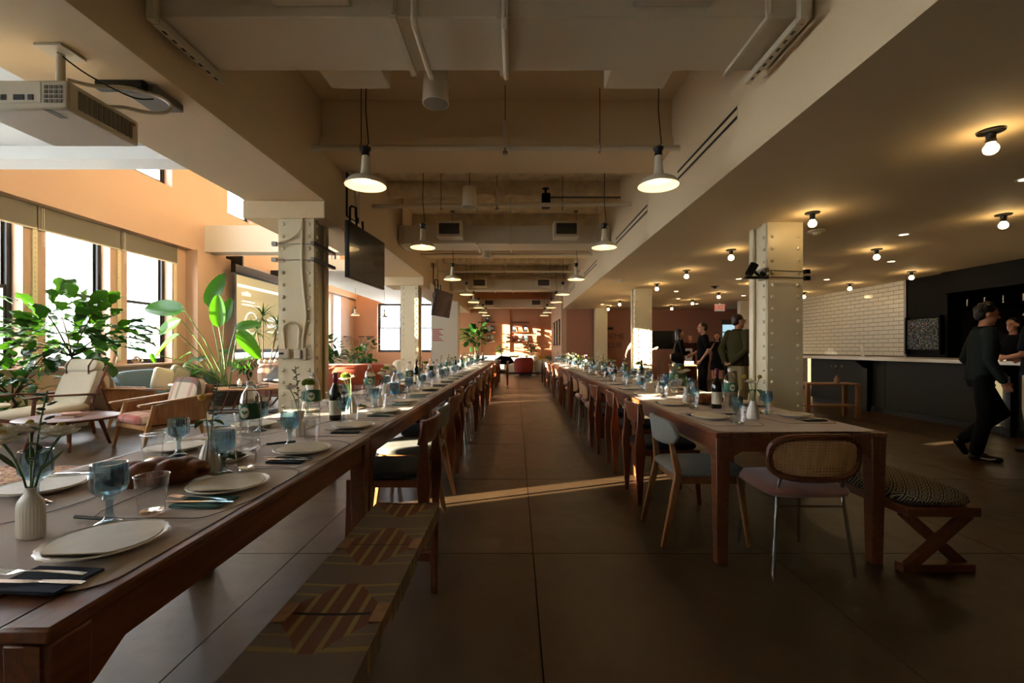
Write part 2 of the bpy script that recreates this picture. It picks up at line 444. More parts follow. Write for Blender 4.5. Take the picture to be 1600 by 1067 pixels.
def window(y0, y1, z0, z1, x=XW-.24, axis='x'):
    """double-hung window with black frame; axis x: lies in the left wall, axis y: in the far wall"""
    global wn; wn += 1
    w = y1-y0; fw = min(.075, w*.12)
    f = MB(); f.bx(-.05, .05, 0, fw, z0, z1); f.bx(-.05, .05, w-fw, w, z0, z1); f.bx(-.05, .05, fw, w-fw, z0, z0+fw); f.bx(-.05, .05, fw, w-fw, z1-fw, z1)
    rot = 0 if axis == 'x' else -PI/2
    root = f.build('window_%d' % wn, M['black'], loc=(x, y0, 0) if axis == 'x' else (y0, x, 0), rot=(0, 0, rot))
    struct(root, 'black framed double-hung window')
    zm = (z0+z1)/2
    for za, zb, xo in ((z0+fw, zm+.03, .02), (zm-.03, z1-fw, -.025)):
        s = MB(); q = fw*.55; xa, xb = xo-.018, xo+.018
        s.bx(xa, xb, fw, fw+q, za, zb); s.bx(xa, xb, w-fw-q, w-fw, za, zb); s.bx(xa, xb, fw+q, w-fw-q, za, za+.045); s.bx(xa, xb, fw+q, w-fw-q, zb-.045, zb)
        so = s.build('sash', M['black'], root)
        MB().bx(xo-.003, xo+.003, fw+q, w-fw-q, za+.045, zb-.045).build('pane', M['pane'], so, smooth=False)
    return root
for a, b in LOW:
    window(a, b, ZS, ZL); portal(XW-.42, (a+b)/2, (ZS+ZL)/2, b-a, ZL-ZS)
for a, b in UPP:
    window(a, b, ZU0, ZU1); portal(XW-.42, (a+b)/2, (ZU0+ZU1)/2, b-a, ZU1-ZU0)
nm = ['rightmost', 'middle', 'leftmost']
for k, (a, b) in enumerate(((9.42, 10.98), (7.78, 9.4), (6.17, 7.76))):
    t = thing('roller_shade', 'grey roller shade partly lowered over the %s lounge window' % nm[k], 'shade', (XW+.03, a, 0), 0, 'roller shades over the lounge windows')
    MB().bx(-.004, .004, 0, b-a, 3.27, 3.66).build('fabric', M['shade'], t, smooth=False)
    MB().bx(-.012, .012, 0, b-a, 3.25, 3.275).build('hem_bar', M['creamfab'], t)
    MB().tube([(.012, .06, 3.64), (.012, .06, 3.0), (.02, .075, 2.98), (.02, .09, 3.0), (.012, .09, 3.64)], .004, 5).build('pull_chain', M['ceramic'], t)

for k, (a, b) in enumerate(((-1.75, .6), (.86, 3.42), (3.42, 4.98), (20.35, 21.25), (12.85, 14.4), (14.42, 17.55))):  # shades added to diffuse the sun; the near gap lets one stripe through
    t = thing('added_sun_diffuser', 'white sheer shade added to diffuse sun at the near lounge windows, %s from the camera' % nth(k) if k < 3 else 'white sheer roller shade '+['added to block sun on the farthest left window', 'added to block sun beside the projection screen', 'added to block sun on the windows beyond the projection screen'][k-3], 'shade', (XW+.03, a, 0), 0, 'sheer shades added to diffuse the sun')
    MB().bx(-.003, .003, 0, b-a, .86, 3.66).build('fabric', M['sheer'], t, smooth=False)
    MB().bx(-.012, .012, 0, b-a, .9, .925).build('hem_bar', M['creamfab'], t)
# far peach wall with two windows, pilasters
wf = MB(); FX = [(-7.0, -5.8), (-4.95, -3.55)]
x = XW-.4
for a, b in FX: wf.bx(x, a, YF, YF+.4, 0, 7.25); wf.bx(a, b, YF, YF+.4, 0, 1.02); wf.bx(a, b, YF, YF+.4, 3.5, 7.25); x = b
wf.bx(x, 2.2, YF, YF+.4, 0, 7.25)
wall_far = struct(wf.build('wall_far', M['peachfar'], smooth=False), 'peach end wall with book ledges')
for a, b in FX:
    window(a, b, 1.02, 3.5, YF+.2, 'y')
for xa, xb in ((-2.1, -1.75), (-.5, -.3), (1.05, 1.25)):
    MB().bx(xa, xb, YF-.08, YF, 0, 4.2).build('pilaster', M['peachfar'], wall_far)
MB().bx(-2.3, 1.78, YF-.14, YF, 0, 1.02).build('wainscot', M['peachfar'], wall_far)
# right-hand walls
wr = MB(); wr.bx(XS-.07, XS+.13, YB, YF, 0, 4.25)
struct(wr.build('wall_return', M['peach'], smooth=False), 'narrow peach side wall with framed pictures')
wb = MB(); wb.bx(XS+.13, 8.05, YB, YB+.2, 0, ZR+.1); wb.bx(9.0, 11.5, YB, YB+.2, 0, ZR+.1); wb.bx(8.05, 9.0, YB, YB+.2, 2.35, ZR+.1)
wall_back = struct(wb.build('wall_back', M['brown'], smooth=False), 'terracotta brown wall behind the standing guests')
d1 = struct(MB().bx(8.05, 9.0, YB+.08, YB+.14, 0, 2.35).build('door_1', M['plastic_g'], smooth=False), 'grey door with a glazed upper light')
MB().bx(8.12, 8.75, YB+.07, YB+.08, 1.55, 2.15).build('door_glass', mat('lit_door_glass', '#7fa0b0', .2, emit='#9fc0cc', estr=.35), d1)
MB().bx(8.12, 8.75, YB+.055, YB+.075, 1.83, 1.87).build('glazing_bar', M['plastic_g'], d1)
struct(MB().bx(11.3, 11.5, YN, YB, 0, 3.0).build('wall_right', mat('dark_kitchen_wall', '#2a211a', .5), smooth=False), 'dark kitchen wall')
struct(MB().bx(XW-.4, 11.5, YN-.2, YN, 0, 7.25).build('wall_near', M['white'], smooth=False), 'white wall behind the camera')
wp = MB(); wp.bx(7.2, 8.6, 14.6, 14.8, 0, ZR)
struct(wp.build('wall_partition', M['white'], smooth=False), 'cream partition beside the exit')

# tiled wall behind the bar: each tile a piece
tw = MB(); tw.bx(8.72, 9.0, 10.2, 14.6, 0, ZR)
wall_tile = struct(tw.build('wall_tile', M['grout'], smooth=False), 'white subway tile wall behind the bar')
tm = MB().bx(-.004, 0, -.1445, .1445, -.0452, .0452).mesh('tile', M['tile'], False)
th = MB().bx(-.004, 0, -.0695, .0695, -.0452, .0452).mesh('tile_half', M['tile'], False)
for r_ in range(17):
    z = 1.05+r_*.1+.05
    n = 14
    for k in range(n):
        y = 10.2+.15+k*.3+(.15 if r_ % 2 else 0)
        if y+.15 > 14.5: continue
        inst('tile', tm, wall_tile, (8.72, y, z), scale=None)
    if r_ % 2: inst('tile', th, wall_tile, (8.72, 10.275, z))
MB().bx(8.69, 8.74, 10.14, 10.2, 0, ZR).build('steel_edge', M['steel'], wall_tile)

# ceilings
cr = MB(); cr.bx(XS+.2, 11.5, YN, YB, ZR, ZR+.25); cr.bx(XS, XS+.2, YN, YF, ZR, 4.25)
struct(cr.build('ceiling', M['ceil'], smooth=False), 'lowered cream ceiling over the bar side')
struct(MB().bx(-3.3, 2.1, YN, YF+.2, 4.2, 4.5).build('ceiling_slab', M['rough'], smooth=False), 'rough ceiling slab above the aisle')
struct(MB().bx(-2.35, 1.9, YN, 5.5, 4.17, 4.2).build('ceiling_plaster', M['ceil'], smooth=False), 'plaster ceiling panel above the aisle')
gd = MB(); gd.bx(-3.25, -2.3, YN, YF, 3.0, ZT)
struct(gd.build('ceiling_girder', M['ceil'], smooth=False), 'long boxed girder over the left columns')
lc = MB(); lc.bx(XW, -3.25, YN, 6.0, 3.87, ZT); lc.bx(XW, -3.25, 5.95, 6.3, 3.7, ZT)
struct(lc.build('ceiling_lounge', M['ceil_blue'], smooth=False), 'low white ceiling at the near end of the lounge')
struct(MB().bx(XW+.1, -3.25, 11.75, 12.2, 3.71, 4.4).build('ceiling_beam', M['white'], smooth=False), 'white cross beam in the lounge')
struct(MB().bx(XW-.4, -3.2, YN, YF+.4, ZT, ZT+.2).build('ceiling_high', M['ceil_blue'], smooth=False), 'high ceiling over the lounge void')
mz = struct(MB().bx(-6.6, -3.25, 13.2, YF, 3.47, 3.8).build('mezzanine', M['white'], smooth=False), 'white mezzanine slab at the far end of the lounge')
for k in range(4): MB().tube([(-6.6, 13.25, 3.95+k*.2), (-3.25, 13.25, 3.95+k*.2)], .012, 6).build('rail', M['blackm'], mz)
for k in range(5): MB().tube([(-6.5+k*.8, 13.25, 3.8), (-6.5+k*.8, 13.25, 4.6)], .015, 6).build('rail_post', M['blackm'], mz)
# cross beams and sprayed joists above the aisle
def beam(y0, y1, z0, m='ceil', nm_='ceiling_beam', lab='cross beam above the aisle'):
    b = MB(); b.bx(-2.3, XS, y0, y1, z0, 4.2)
    if nm_ == 'ceiling_beam': b.bx(-2.3, XS, y0-.06, y1+.06, z0-.02, z0+.1)
    return struct(b.build(nm_, M[m], smooth=False), lab)
beam(5.4, 6.05, 3.6); beam(11.2, 11.85, 3.6); beam(17.2, 17.9, 3.6)
def joist(y0, y1, z0):
    rnd = random.Random(int(y0*10)); b = MB(); n = 44
    def f(u, v):
        x = -2.3+(XS+2.3)*u; k = int(v*6+.5)
        pr = [(y0, 4.2), (y0+.0, (z0+4.2)/2), (y0+.02, z0+.03), ((y0+y1)/2, z0), (y1-.02, z0+.03), (y1, (z0+4.2)/2), (y1, 4.2)][k]
        return (x, pr[0]+rnd.uniform(-.03, .03), pr[1]+(rnd.uniform(-.035, .035) if 0 < k < 6 else 0))
    b.grid(f, n, 6)
    return struct(b.build('ceiling_joist', M['rough'], angle=80), 'sprayed fireproofed joist above the aisle')
for y0, z0 in ((7.0, 3.98), (8.1, 3.95), (10.1, 3.8), (12.9, 3.9), (14.3, 3.9), (16.4, 3.85), (19.0, 3.9), (20.2, 3.9)): joist(y0, y0+.3, z0)

# ducts with vent boxes
def duct(y0, y1, z0, z1, lab, vents=True, front=True):
    t = thing('air_duct', lab, 'duct', (0, y0, z0), 0, 'air ducts crossing above the aisle')
    h = z1-z0; d = y1-y0
    MB().bx(-2.28, 1.83, 0, d, 0, h).build('duct_body', M['duct'], t, bev=.01)
    for x_ in (-2.2, -.75, -.1, 1.55):
        b = MB(); b.bx(x_-.018, x_+.018, -.025, d+.025, -.025, -.001); b.bx(x_-.018, x_+.018, -.025, -.001, -.001, h); b.bx(x_-.018, x_+.018, d+.001, d+.025, -.001, h)
        b.tube([(x_, -.03, 0), (x_, -.03, 4.18-z0)], .009, 6)
        b.build('strap_channel', M['plastic_w'], t)
    if vents:
        for x_ in (-1.25, .95):
            for s_ in ((-1,) if front else (-1, 1)):
                ya, yb = (-.32, -.002) if s_ < 0 else (d+.002, d+.34)
                o = MB().bx(x_-.24, x_+.24, ya, yb, .06, .36).build('vent_box', M['duct'], t, bev=.012)
                if s_ < 0:
                    for k in range(7): MB().box((x_, ya-.008, .13+k*.026), (.36, .012, .006), (R(35), 0, 0)).build('louvre', M['plastic_g'], o)
                    MB().bx(x_-.19, x_+.19, ya-.003, ya-.0005, .11, .31).build('vent_opening', M['board'], o)
    return t
duct(2.80, 3.34, 3.26, 3.75, 'cream air duct nearest the camera, crossing the top of the view', True, False)
duct(8.85, 9.5, 3.26, 3.62, 'cream air duct between the second pair of pendants and the far bays')
duct(15.9, 16.5, 3.26, 3.62, 'cream air duct third from the camera, over the far tables')
duct(21.6, 22.2, 3.15, 3.55, 'cream air duct right before the peach end wall')
# pipes
def pipe(pts, r, lab, grp='sprinkler pipes'):
    o = MB().tube(pts, r, 10).build('sprinkler_pipe', M['duct']); return tag(o, lab, 'pipe', grp)
p1 = pipe([(-2.3, 5.15, 3.49), (XS, 5.15, 3.49)], .034, 'cream sprinkler pipe crossing just behind the two nearest pendants')
pipe([(-2.3, 7.3, 3.5), (XS, 7.3, 3.54)], .034, 'cream sprinkler pipe in front of the sprayed joists')
pipe([(-2.3, 11.0, 3.5), (XS, 11.0, 3.5)], .034, 'cream sprinkler pipe at the second column line')
pipe([(-2.3, 13.2, 3.45), (XS, 13.2, 3.45)], .034, 'cream sprinkler pipe behind the third pair of pendants')
for x_, y_, z_, zz, lab in ((-.12, 5.15, 3.49, 3.95, 'nearest'), (-.3, 7.3, 3.52, 3.98, 'second'), (-.3, 13.2, 3.45, 3.85, 'third')):
    t = thing('fire_sprinkler', 'cream sprinkler drop on the %s cross pipe' % lab, 'sprinkler', (x_, y_, z_))
    MB().tube([(0, -.05, -.02), (0, -.05, .28)], .022, 8).build('drop_pipe', M['plastic_w'], t)
    MB().tube([(0, -.05, .28), (0, -.05, 4.17-z_)], .005, 6).build('hanger_rod', M['blackm'], t)
    MB().lathe([(.03, -.02), (.03, .01), (.012, .02), (.012, .06)], 12, (0, -.05, -.07)).build('deflector', M['steel'], t)
for x_, y_, w_ in ((-1.75, 5.1, 'left end of the nearest cross pipe'), (.95, 5.1, 'right part of the nearest cross pipe'), (-1.2, 7.25, 'left part of the second cross pipe'), (.75, 7.25, 'right part of the second cross pipe'), (-1.3, 13.15, 'left part of the farthest cross pipe'), (1.0, 13.15, 'right part of the farthest cross pipe')):
    t = thing('pipe_hanger', 'thin rod and clevis holding the '+w_, 'hanger', (x_, y_+.05, 3.45), 0, 'sprinkler pipe hangers')
    MB().tube([(0, 0, .1), (0, 0, .72)], .005, 6).build('rod', M['blackm'], t)
    MB().tube([(0, .045*math.cos(a), .04+.055*math.sin(a)) for a in [2*PI*k/12 for k in range(13)]], .006, 5).build('clevis', M['steel'], t)
# slot diffusers on the soffit face
for k, (y0, y1) in enumerate(((3.8, 5.2), (6.4, 8.4), (10.4, 12.4), (14.2, 15.8))):
    t = thing('slot_diffuser', 'black twin slot air diffuser, %s from camera on right soffit' % nth(k), 'air vent', (XS, y0, 3.2), 0, 'slot diffusers')
    for z_ in (-.045, .035): MB().bx(-.004, .02, 0, y1-y0, z_-.014, z_+.014).build('slot', M['board'], t)
    MB().bx(-.002, .01, -.01, y1-y0+.01, -.075, .065).build('plate', M['ceil'], t)
# conduits on the near duct
def conduit(x_, lab):
    o = MB().tube([(x_, 2.765, 3.8), (x_, 2.765, 3.225), (x_, 2.79, 3.2), (x_, 3.30, 3.2), (x_, 3.36, 3.225)], .02, 8).build('conduit', M['plastic_w']); tag(o, lab, 'conduit', 'conduits wrapping the near duct')
conduit(-.62, 'thin conduit wrapping the near duct left of centre'); conduit(-.07, 'thin conduit wrapping the near duct at centre')
for s_, x_, lab in ((-1, -2.18, 'left'), (1, 1.72, 'right')):
    t = thing('strut_channel', 'perforated strut channel along the %s end of the near duct' % lab, 'strut', (x_, 2.76, 3.23))
    b = MB(); b.bx(-.022, .022, 0, .62, -.045, -.04); b.bx(-.022, -.018, 0, .62, -.04, 0); b.bx(.018, .022, 0, .62, -.04, 0); b.build('channel', M['plastic_w'], t)
    MB().bx(-.022, .022, -.05, -.005, -.04, .9).build('upright', M['plastic_w'], t)
    for k in range(7): MB().bx(-.008, .008, .05+k*.08, .085+k*.08, -.047, -.0455).build('slot_hole', M['board'], t)
# outside: street far below and pale buildings
struct(MB().bx(-140, -9, -60, 160, -20.4, -20).build('street_ground', mat('street', '#a8a6a2', .9), smooth=False), 'pale street outside')
def building(name, lab, x0, x1, y0, y1, z1, face, dx=2.6, dz=3.3, m=None):
    t = thing(name, lab, 'building', (x0, y0, -20))
    MB().bx(0, x1-x0, 0, y1-y0, 0, z1+20).build('walls', m, t, smooth=False)
    MB().bx(-.3, x1-x0+.3, -.3, y1-y0+.3, z1+20, z1+20.5).build('cornice', m, t)
    wmesh = MB().bx(-.75, .75, -.05, .06, -1, 1).mesh('window_pane', mat('far_window', '#8fa3ad', .2), False)
    z = 14.0
    while z < z1+18:
        if face in 'xb':
            y = 1.8
            while y < y1-y0-1: inst('window_pane', wmesh, t, (x1-x0, y, z), (0, 0, PI/2)); y += dx
        if face in 'yb':
            x_ = 1.8
            while x_ < x1-x0-1: inst('window_pane', wmesh, t, (x_, 0, z)); x_ += dx
        z += dz
    return t
bw = mat('pale_facade', '#e9e6e0', .8); bgm = mat('grey_facade', '#b9bcbe', .8); bbl = mat('blue_grey_facade', '#8fa9b4', .5); bbr = mat('tan_facade', '#c8b8a8', .8)
building('white_building', 'white building with gridded windows outside the lounge', -46, -34, 34, 56, 6, 'b', m=bw)
building('grey_building', 'pale grey block on the skyline outside the windows', -80, -62, 48, 66, 12, 'b', m=bgm)
building('tan_building', 'low tan building outside the far windows', -24, -10, 52, 66, .8, 'y', m=bbr)
building('glass_tower', 'blue grey tower outside the narrow far window', -16, -4, 88, 100, 22, 'y', 2.2, 2.8, bbl)
# ------------------------------------------------------------------ riveted columns
riv = MB().lathe([(.024, 0), (.022, .008), (.013, .015), (.001, .018)], 8).mesh('rivet', M['column'])
def column(x0, y0, w, h, lab, sides):
    root = bpy.data.objects.new('riveted_column', None); C.objects.link(root); root.location = (x0+w/2, y0+w/2, 0)
    struct(root, lab)
    a = w/2
    c = MB(); c.bx(-a, a, -a, -a+.022, 0, h); c.bx(-a, a, a-.022, a, 0, h)          # front and rear plates
    c.bx(-a+.03, a-.03, -a+.022, a-.022, 0, h)                                        # web core
    c.build('column_shaft', M['column'], root)
    for s_ in (-1, 1):
        g = MB(); g.bx(s_*(a-.005)-.012, s_*(a-.005)+.012, -a+.022, -a+.11, 0, h); g.bx(s_*(a-.005)-.012, s_*(a-.005)+.012, a-.11, a-.022, 0, h)
        g.build('angle_iron', M['column'], root)
    n = int(h/.147)
    for k in range(n):
        z = .08+k*.147
        for x_ in (-a+.06, a-.06): inst('rivet', riv, root, (x_, -a, z), (PI/2, 0, 0))
        for sd in sides: inst('rivet', riv, root, (sd*(a+.007), -a+.065, z), (0, sd*PI/2, 0))
    return root
cw = .43
cL1 = column(-2.87, 5.5, cw, 3.0, 'cream riveted steel column nearest on the left, with conduits', (1,))
cL2 = column(-2.87, 11.35, cw, 3.0, 'cream riveted steel column second on the left, sunlit', (1,))
cR1 = column(3.04, 5.5, cw, ZR, 'cream riveted steel column nearest on the right', (-1,))
cR2 = column(3.04, 11.6, cw, ZR, 'cream riveted steel column second on the right, sunlit', (-1,))
cR3 = column(3.04, 17.25, cw, ZR, 'cream riveted steel column by the terracotta wall', (-1,))
for c_, y_ in ((cL1, 5.5), (cL2, 11.35)):
    MB().bx(-.62, .36, -.25, .6, 2.79, 3.0).build('column_cap', M['ceil'], c_, bev=.01)
bp_ = MB(); bp_.bx(-3.2, -2.2, 17.2, 17.9, 0, 3.0)
struct(bp_.build('column_boxed', M['white'], smooth=False), 'plain white boxed pillar at the far left')
# conduit and control boxes on the left column
a = -cw/2
MB().tube(crv([(.09, a-.02, 2.79), (.06, a-.025, 2.65), (-.05, a-.025, 2.55), (-.2, a-.02, 2.5)]), .013, 8).build('conduit', M['column'], cL1)
MB().tube(crv([(.085, a-.018, 2.76), (.08, a-.018, 2.2), (.12, a-.018, 1.75), (.13, a-.018, 1.6), (.09, a-.018, 1.35), (.085, a-.018, 1.2)]), .015, 8).build('conduit', M['column'], cL1)
MB().tube([(-.12, a-.02, 1.2), (-.14, a-.02, 1.38)]+[(-.05+.1*math.cos(t), a-.02, 1.45+.09*math.sin(t)) for t in [PI*(1-k/8) for k in range(9)]]+[(.04, a-.02, 1.3), (.03, a-.02, 1.2)], .015, 8).build('conduit', M['column'], cL1)
o = MB().bx(-.19, -.06, a-.06, a-.001, 1.1, 1.22).build('control_box', M['plastic_w'], cL1, bev=.012)
MB().bx(-.18, -.12, a-.063, a-.06, 1.15, 1.175).build('display', M['board'], o)
MB().bx(0, .08, a-.06, a-.001, 1.1, 1.21).build('control_box', M['plastic_w'], cL1, bev=.01)
MB().bx(.09, .14, a-.04, a-.001, 1.08, 1.23).build('control_box', M['plastic_w'], cL1, bev=.008)
for z_ in (2.48, 2.29):
    MB().bx(-a-.001, -a+.04, -.3, .35, z_-.02, z_+.02).build('strut', M['steel'], cL1)
    MB().bx(a-.06, a-.005, a-.05, a-.002, z_-.025, z_+.025).build('clamp', M['steel'], cL1)
    MB().tube([(a-.03, a-.025, z_), (-a+.02, a-.025, z_)], .005, 6).build('threaded_rod', M['steel'], cL1)
# clamped spotlight on the right column
for z_ in (2.16, 2.08):
    MB().tube([(a-.08, a-.05, z_), (-a+.06, a-.05, z_-.02)], .006, 6).build('threaded_rod', M['steel'], cR1)
    MB().bx(-a, -a+.05, a-.06, a-.01, z_-.04, z_+.01).build('clamp', M['darksteel'], cR1)
    MB().bx(a-.07, a-.02, a-.07, a+.1, z_-.025, z_+.025).build('clamp', M['steel'], cR1)
t = thing('spotlight', 'black spotlight clamped to the near right riveted column', 'spotlight', (3.02, 5.42, 2.1))
MB().tube([(-.24, .02, .0), (-.17, .01, .13)], [.045, .05], 12).build('lamp_head', M['blackm'], t)
MB().bx(-.3, -.02, -.03, .03, -.05, -.02).build('bracket', M['blackm'], t, bev=.006)
MB().tube([(-.1, 0, -.03), (-.18, .01, .05)], .018, 8).build('yoke', M['blackm'], t)
MB().ell((-.08, 0, .01), (.04, .035, .04), 10, 6).build('knuckle', M['blackm'], t)

# ------------------------------------------------------------------ tables
TW = .97
def make_table(Ln, name):
    t = thing(name, 'x', 'table')
    h = .75; n = 7
    MB().bx(-TW/2, -TW/2+.09, 0, Ln, h-.028, h).build('edge_board', M['teak'], t, bev=.006)
    MB().bx(TW/2-.09, TW/2, 0, Ln, h-.028, h).build('edge_board', M['teak'], t, bev=.006)
    w = (TW-.18)/n
    sl = MB().bx(-w/2+.006, w/2-.006, .003, Ln-.003, -.024, 0).mesh('slat', M['teak'], False)
    for k in range(n): inst('slat', sl, t, (-TW/2+.09+w*(k+.5), 0, h-.003))
    for s_ in (-1, 1):
        pts = [(0, h-.03), (Ln, h-.03), (Ln, h-.16), (Ln-.1, h-.16), (Ln-.17, h-.115), (.17, h-.115), (.1, h-.16), (0, h-.16)]
        pts = [(u, v) for u, v in pts]
        MB().prism(pts, 'x', s_*(TW/2-.03)-.014, s_*(TW/2-.03)+.014).build('apron', M['teak'], t)
        for y_ in (.045, Ln-.045):
            MB().bar((s_*(TW/2-.045), y_, h-.03), (s_*(TW/2-.045), y_, 0), .082, .082, .06, .06, (0, 1, 0)).build('leg', M['teak'], t, bev=.005)
    for y_ in (.03, Ln-.03):
        q = TW/2-.085
        MB().prism([(-q, h-.03), (q, h-.03), (q, h-.15), (q-.07, h-.11), (-q+.07, h-.11), (-q, h-.15)], 'y', y_-.014, y_+.014).build('end_apron', M['teak'], t)
    return t
XL, XRt = -1.275, 1.61
NLt, LL, YL0 = 10, 1.71, .77
NRt, LR, YR0 = 8, 1.85, 2.56
pl = Proto(make_table(LL, 'banquet_table'))
for k in range(NLt): pl.put((XL, YL0+k*LL, 0), 0, 'brown slatted wooden table, %s from the camera in the left row' % nth(k), 'tables of the left row')
pr = Proto(make_table(LR, 'banquet_table'))
for k in range(NRt): pr.put((XRt, YR0+k*LR, 0), 0, 'brown slatted wooden table, %s from the camera in the right row' % nth(k), 'tables of the right row')
# paper covers with drawn placemat outlines
def paper(x, y0, y1, w, lab):
    n = 120
    rc = .07
    def f(u, v):
        r_ = round(v*n); y = y0+rc*(r_/12)**1.6 if r_ <= 12 else (y1-rc*((n-r_)/12)**1.6 if r_ >= n-12 else y0+rc+(y1-y0-2*rc)*(r_-12)/(n-24)); d = min(y-y0, y1-y); hw = w/2
        if d < rc: hw -= rc-math.sqrt(max(0, rc*rc-(rc-d)**2))
        xx = (u-.5)*2*hw
        return (x+xx, y, .7525+.0012*math.sin(y*3.1)*math.sin(xx*7))
    b = MB(); b.grid(f, 8, 14 if False else n)
    o = b.build('paper_table_cover', M['paper'], angle=80)
    return tag(o, lab, 'table cover')
pcL = paper(XL, YL0+.115, YL0+NLt*LL-.02, TW-.06, 'mauve kraft paper cover along the left row of tables')
pcR = paper(XRt, YR0+.02, YR0+NRt*LR-.02, TW-.05, 'kraft paper cover along the right row of tables')
def outline(parent, cx, cy, sgn, rnd):
    """hand-drawn wavy outline round one place setting"""
    b = MB(); w, d = .215, .2; pts = []
    for k in range(41):
        t = 2*PI*k/40; e = .45
        px = d*math.copysign(abs(math.cos(t))**e, math.cos(t)); py = w*1.28*math.copysign(abs(math.sin(t))**e, math.sin(t))
        pts.append((cx+px*(1+.05*math.sin(3*t+rnd.random())), cy+py*(1+.03*math.sin(5*t)), .7550))
    b.tube(pts, .0008, 4)
    return b.build('drawn_outline', M['ink'], parent)

# ------------------------------------------------------------------ chairs (face +X in local space, back toward -X)
def legbar(b, a, c, w0, w1, d0=None, d1=None): b.bar(a, c, w0, d0 or w0, w1, d1 or w1, (1, 0, 0))
def chair_a():
    t = thing('dining_chair', 'x', 'chair')
    W = M['chairwood']
    for s_ in (-1, 1):
        y = s_*.2
        b = MB(); b.rings([[(-.235+dx, y+s_*dy*.0+yy, z) for dx, yy in ((-hw, -.016), (hw, -.016), (hw, .016), (-hw, .016))] for dx, hw, dy, z in
            ((-.05, .016, 0, 0), (-.015, .026, 0, .2), (.03, .042, 0, .4), (.035, .04, 0, .47), (.02, .025, 0, .6), (-.025, .017, 0, .79))])
        b.build('leg', W, t, bev=.006)
        b = MB(); b.rings([[(.2+dx+ex, y+yy, z) for ex, yy in ((-hw, -.016), (hw, -.016), (hw, .016), (-hw, .016))] for dx, hw, z in ((.03, .014, 0), (.012, .024, .25), (0, .034, .4), (0, .034, .43))])
        b.build('leg', W, t, bev=.006)
        MB().bx(-.2, .2, y-.012, y+.012, .385, .43).build('seat_rail', W, t)
    for x_ in (-.2, .2): MB().bx(x_-.012, x_+.012, -.19, .19, .385, .43).build('seat_rail', W, t)
    MB().cushion((0, 0, .455), (.46, .45, .06), .3).build('seat', M['darkfab'], t)
    def f(u, v):
        a_ = (u-.5)*2; zz = .64+.145*v
        return (-.225-.03*v-.05*(1-a_*a_)+.02, a_*.225, zz+.012*(1-a_*a_)*(1 if v > .5 else -.3))
    b = MB(); b.grid(f, 14, 4); o = b.build('backrest', W, t, angle=80)
    md = o.modifiers.new('solid', 'SOLIDIFY'); md.thickness = .02; md.offset = 0
    md = o.modifiers.new('bevel', 'BEVEL'); md.width = .006; md.segments = 2; md.limit_method = 'ANGLE'
    return t
def chair_b():
    t = thing('dining_chair', 'x', 'chair')
    W = M['oak']
    for s_ in (-1, 1):
        y = s_*.205
        b = MB(); b.bar((-.29, y*1.08, 0), (-.19, y, .45), .024, .03, .036, .046, (1, 0, 0)); b.bar((-.19, y, .44), (-.235, y*.8, .7), .036, .046, .02, .024, (1, 0, 0))
        b.build('leg', W, t, bev=.006)
        MB().bar((.24, y*1.08, 0), (.19, y*.95, .43), .024, .024, .036, .042, (1, 0, 0)).build('leg', W, t, bev=.006)
        MB().bx(-.19, .19, y*.93-.012, y*.93+.012, .385, .43).build('seat_rail', W, t)
    for x_ in (-.18, .19): MB().bx(x_-.012, x_+.012, -.18, .18, .385, .43).build('seat_rail', W, t)
    MB().cushion((.01, 0, .455), (.48, .47, .065), .32).build('seat', M['greyfab'], t)
    def f(u, v):
        a_ = (u-.5)*2; hh = .085*(1-abs(a_)**5)**.5 if abs(a_) < 1 else 0
        return (-.2-.06*(1-a_*a_)-.02*(v-.5), a_*.24, .70+(v-.5)*2*hh)
    b = MB(); b.grid(f, 18, 6); o = b.build('backrest', M['greyfab'], t, angle=80)
    md = o.modifiers.new('solid', 'SOLIDIFY'); md.thickness = .035; md.offset = 0
    md = o.modifiers.new('sub', 'SUBSURF'); md.levels = 1; md.render_levels = 1
    return t
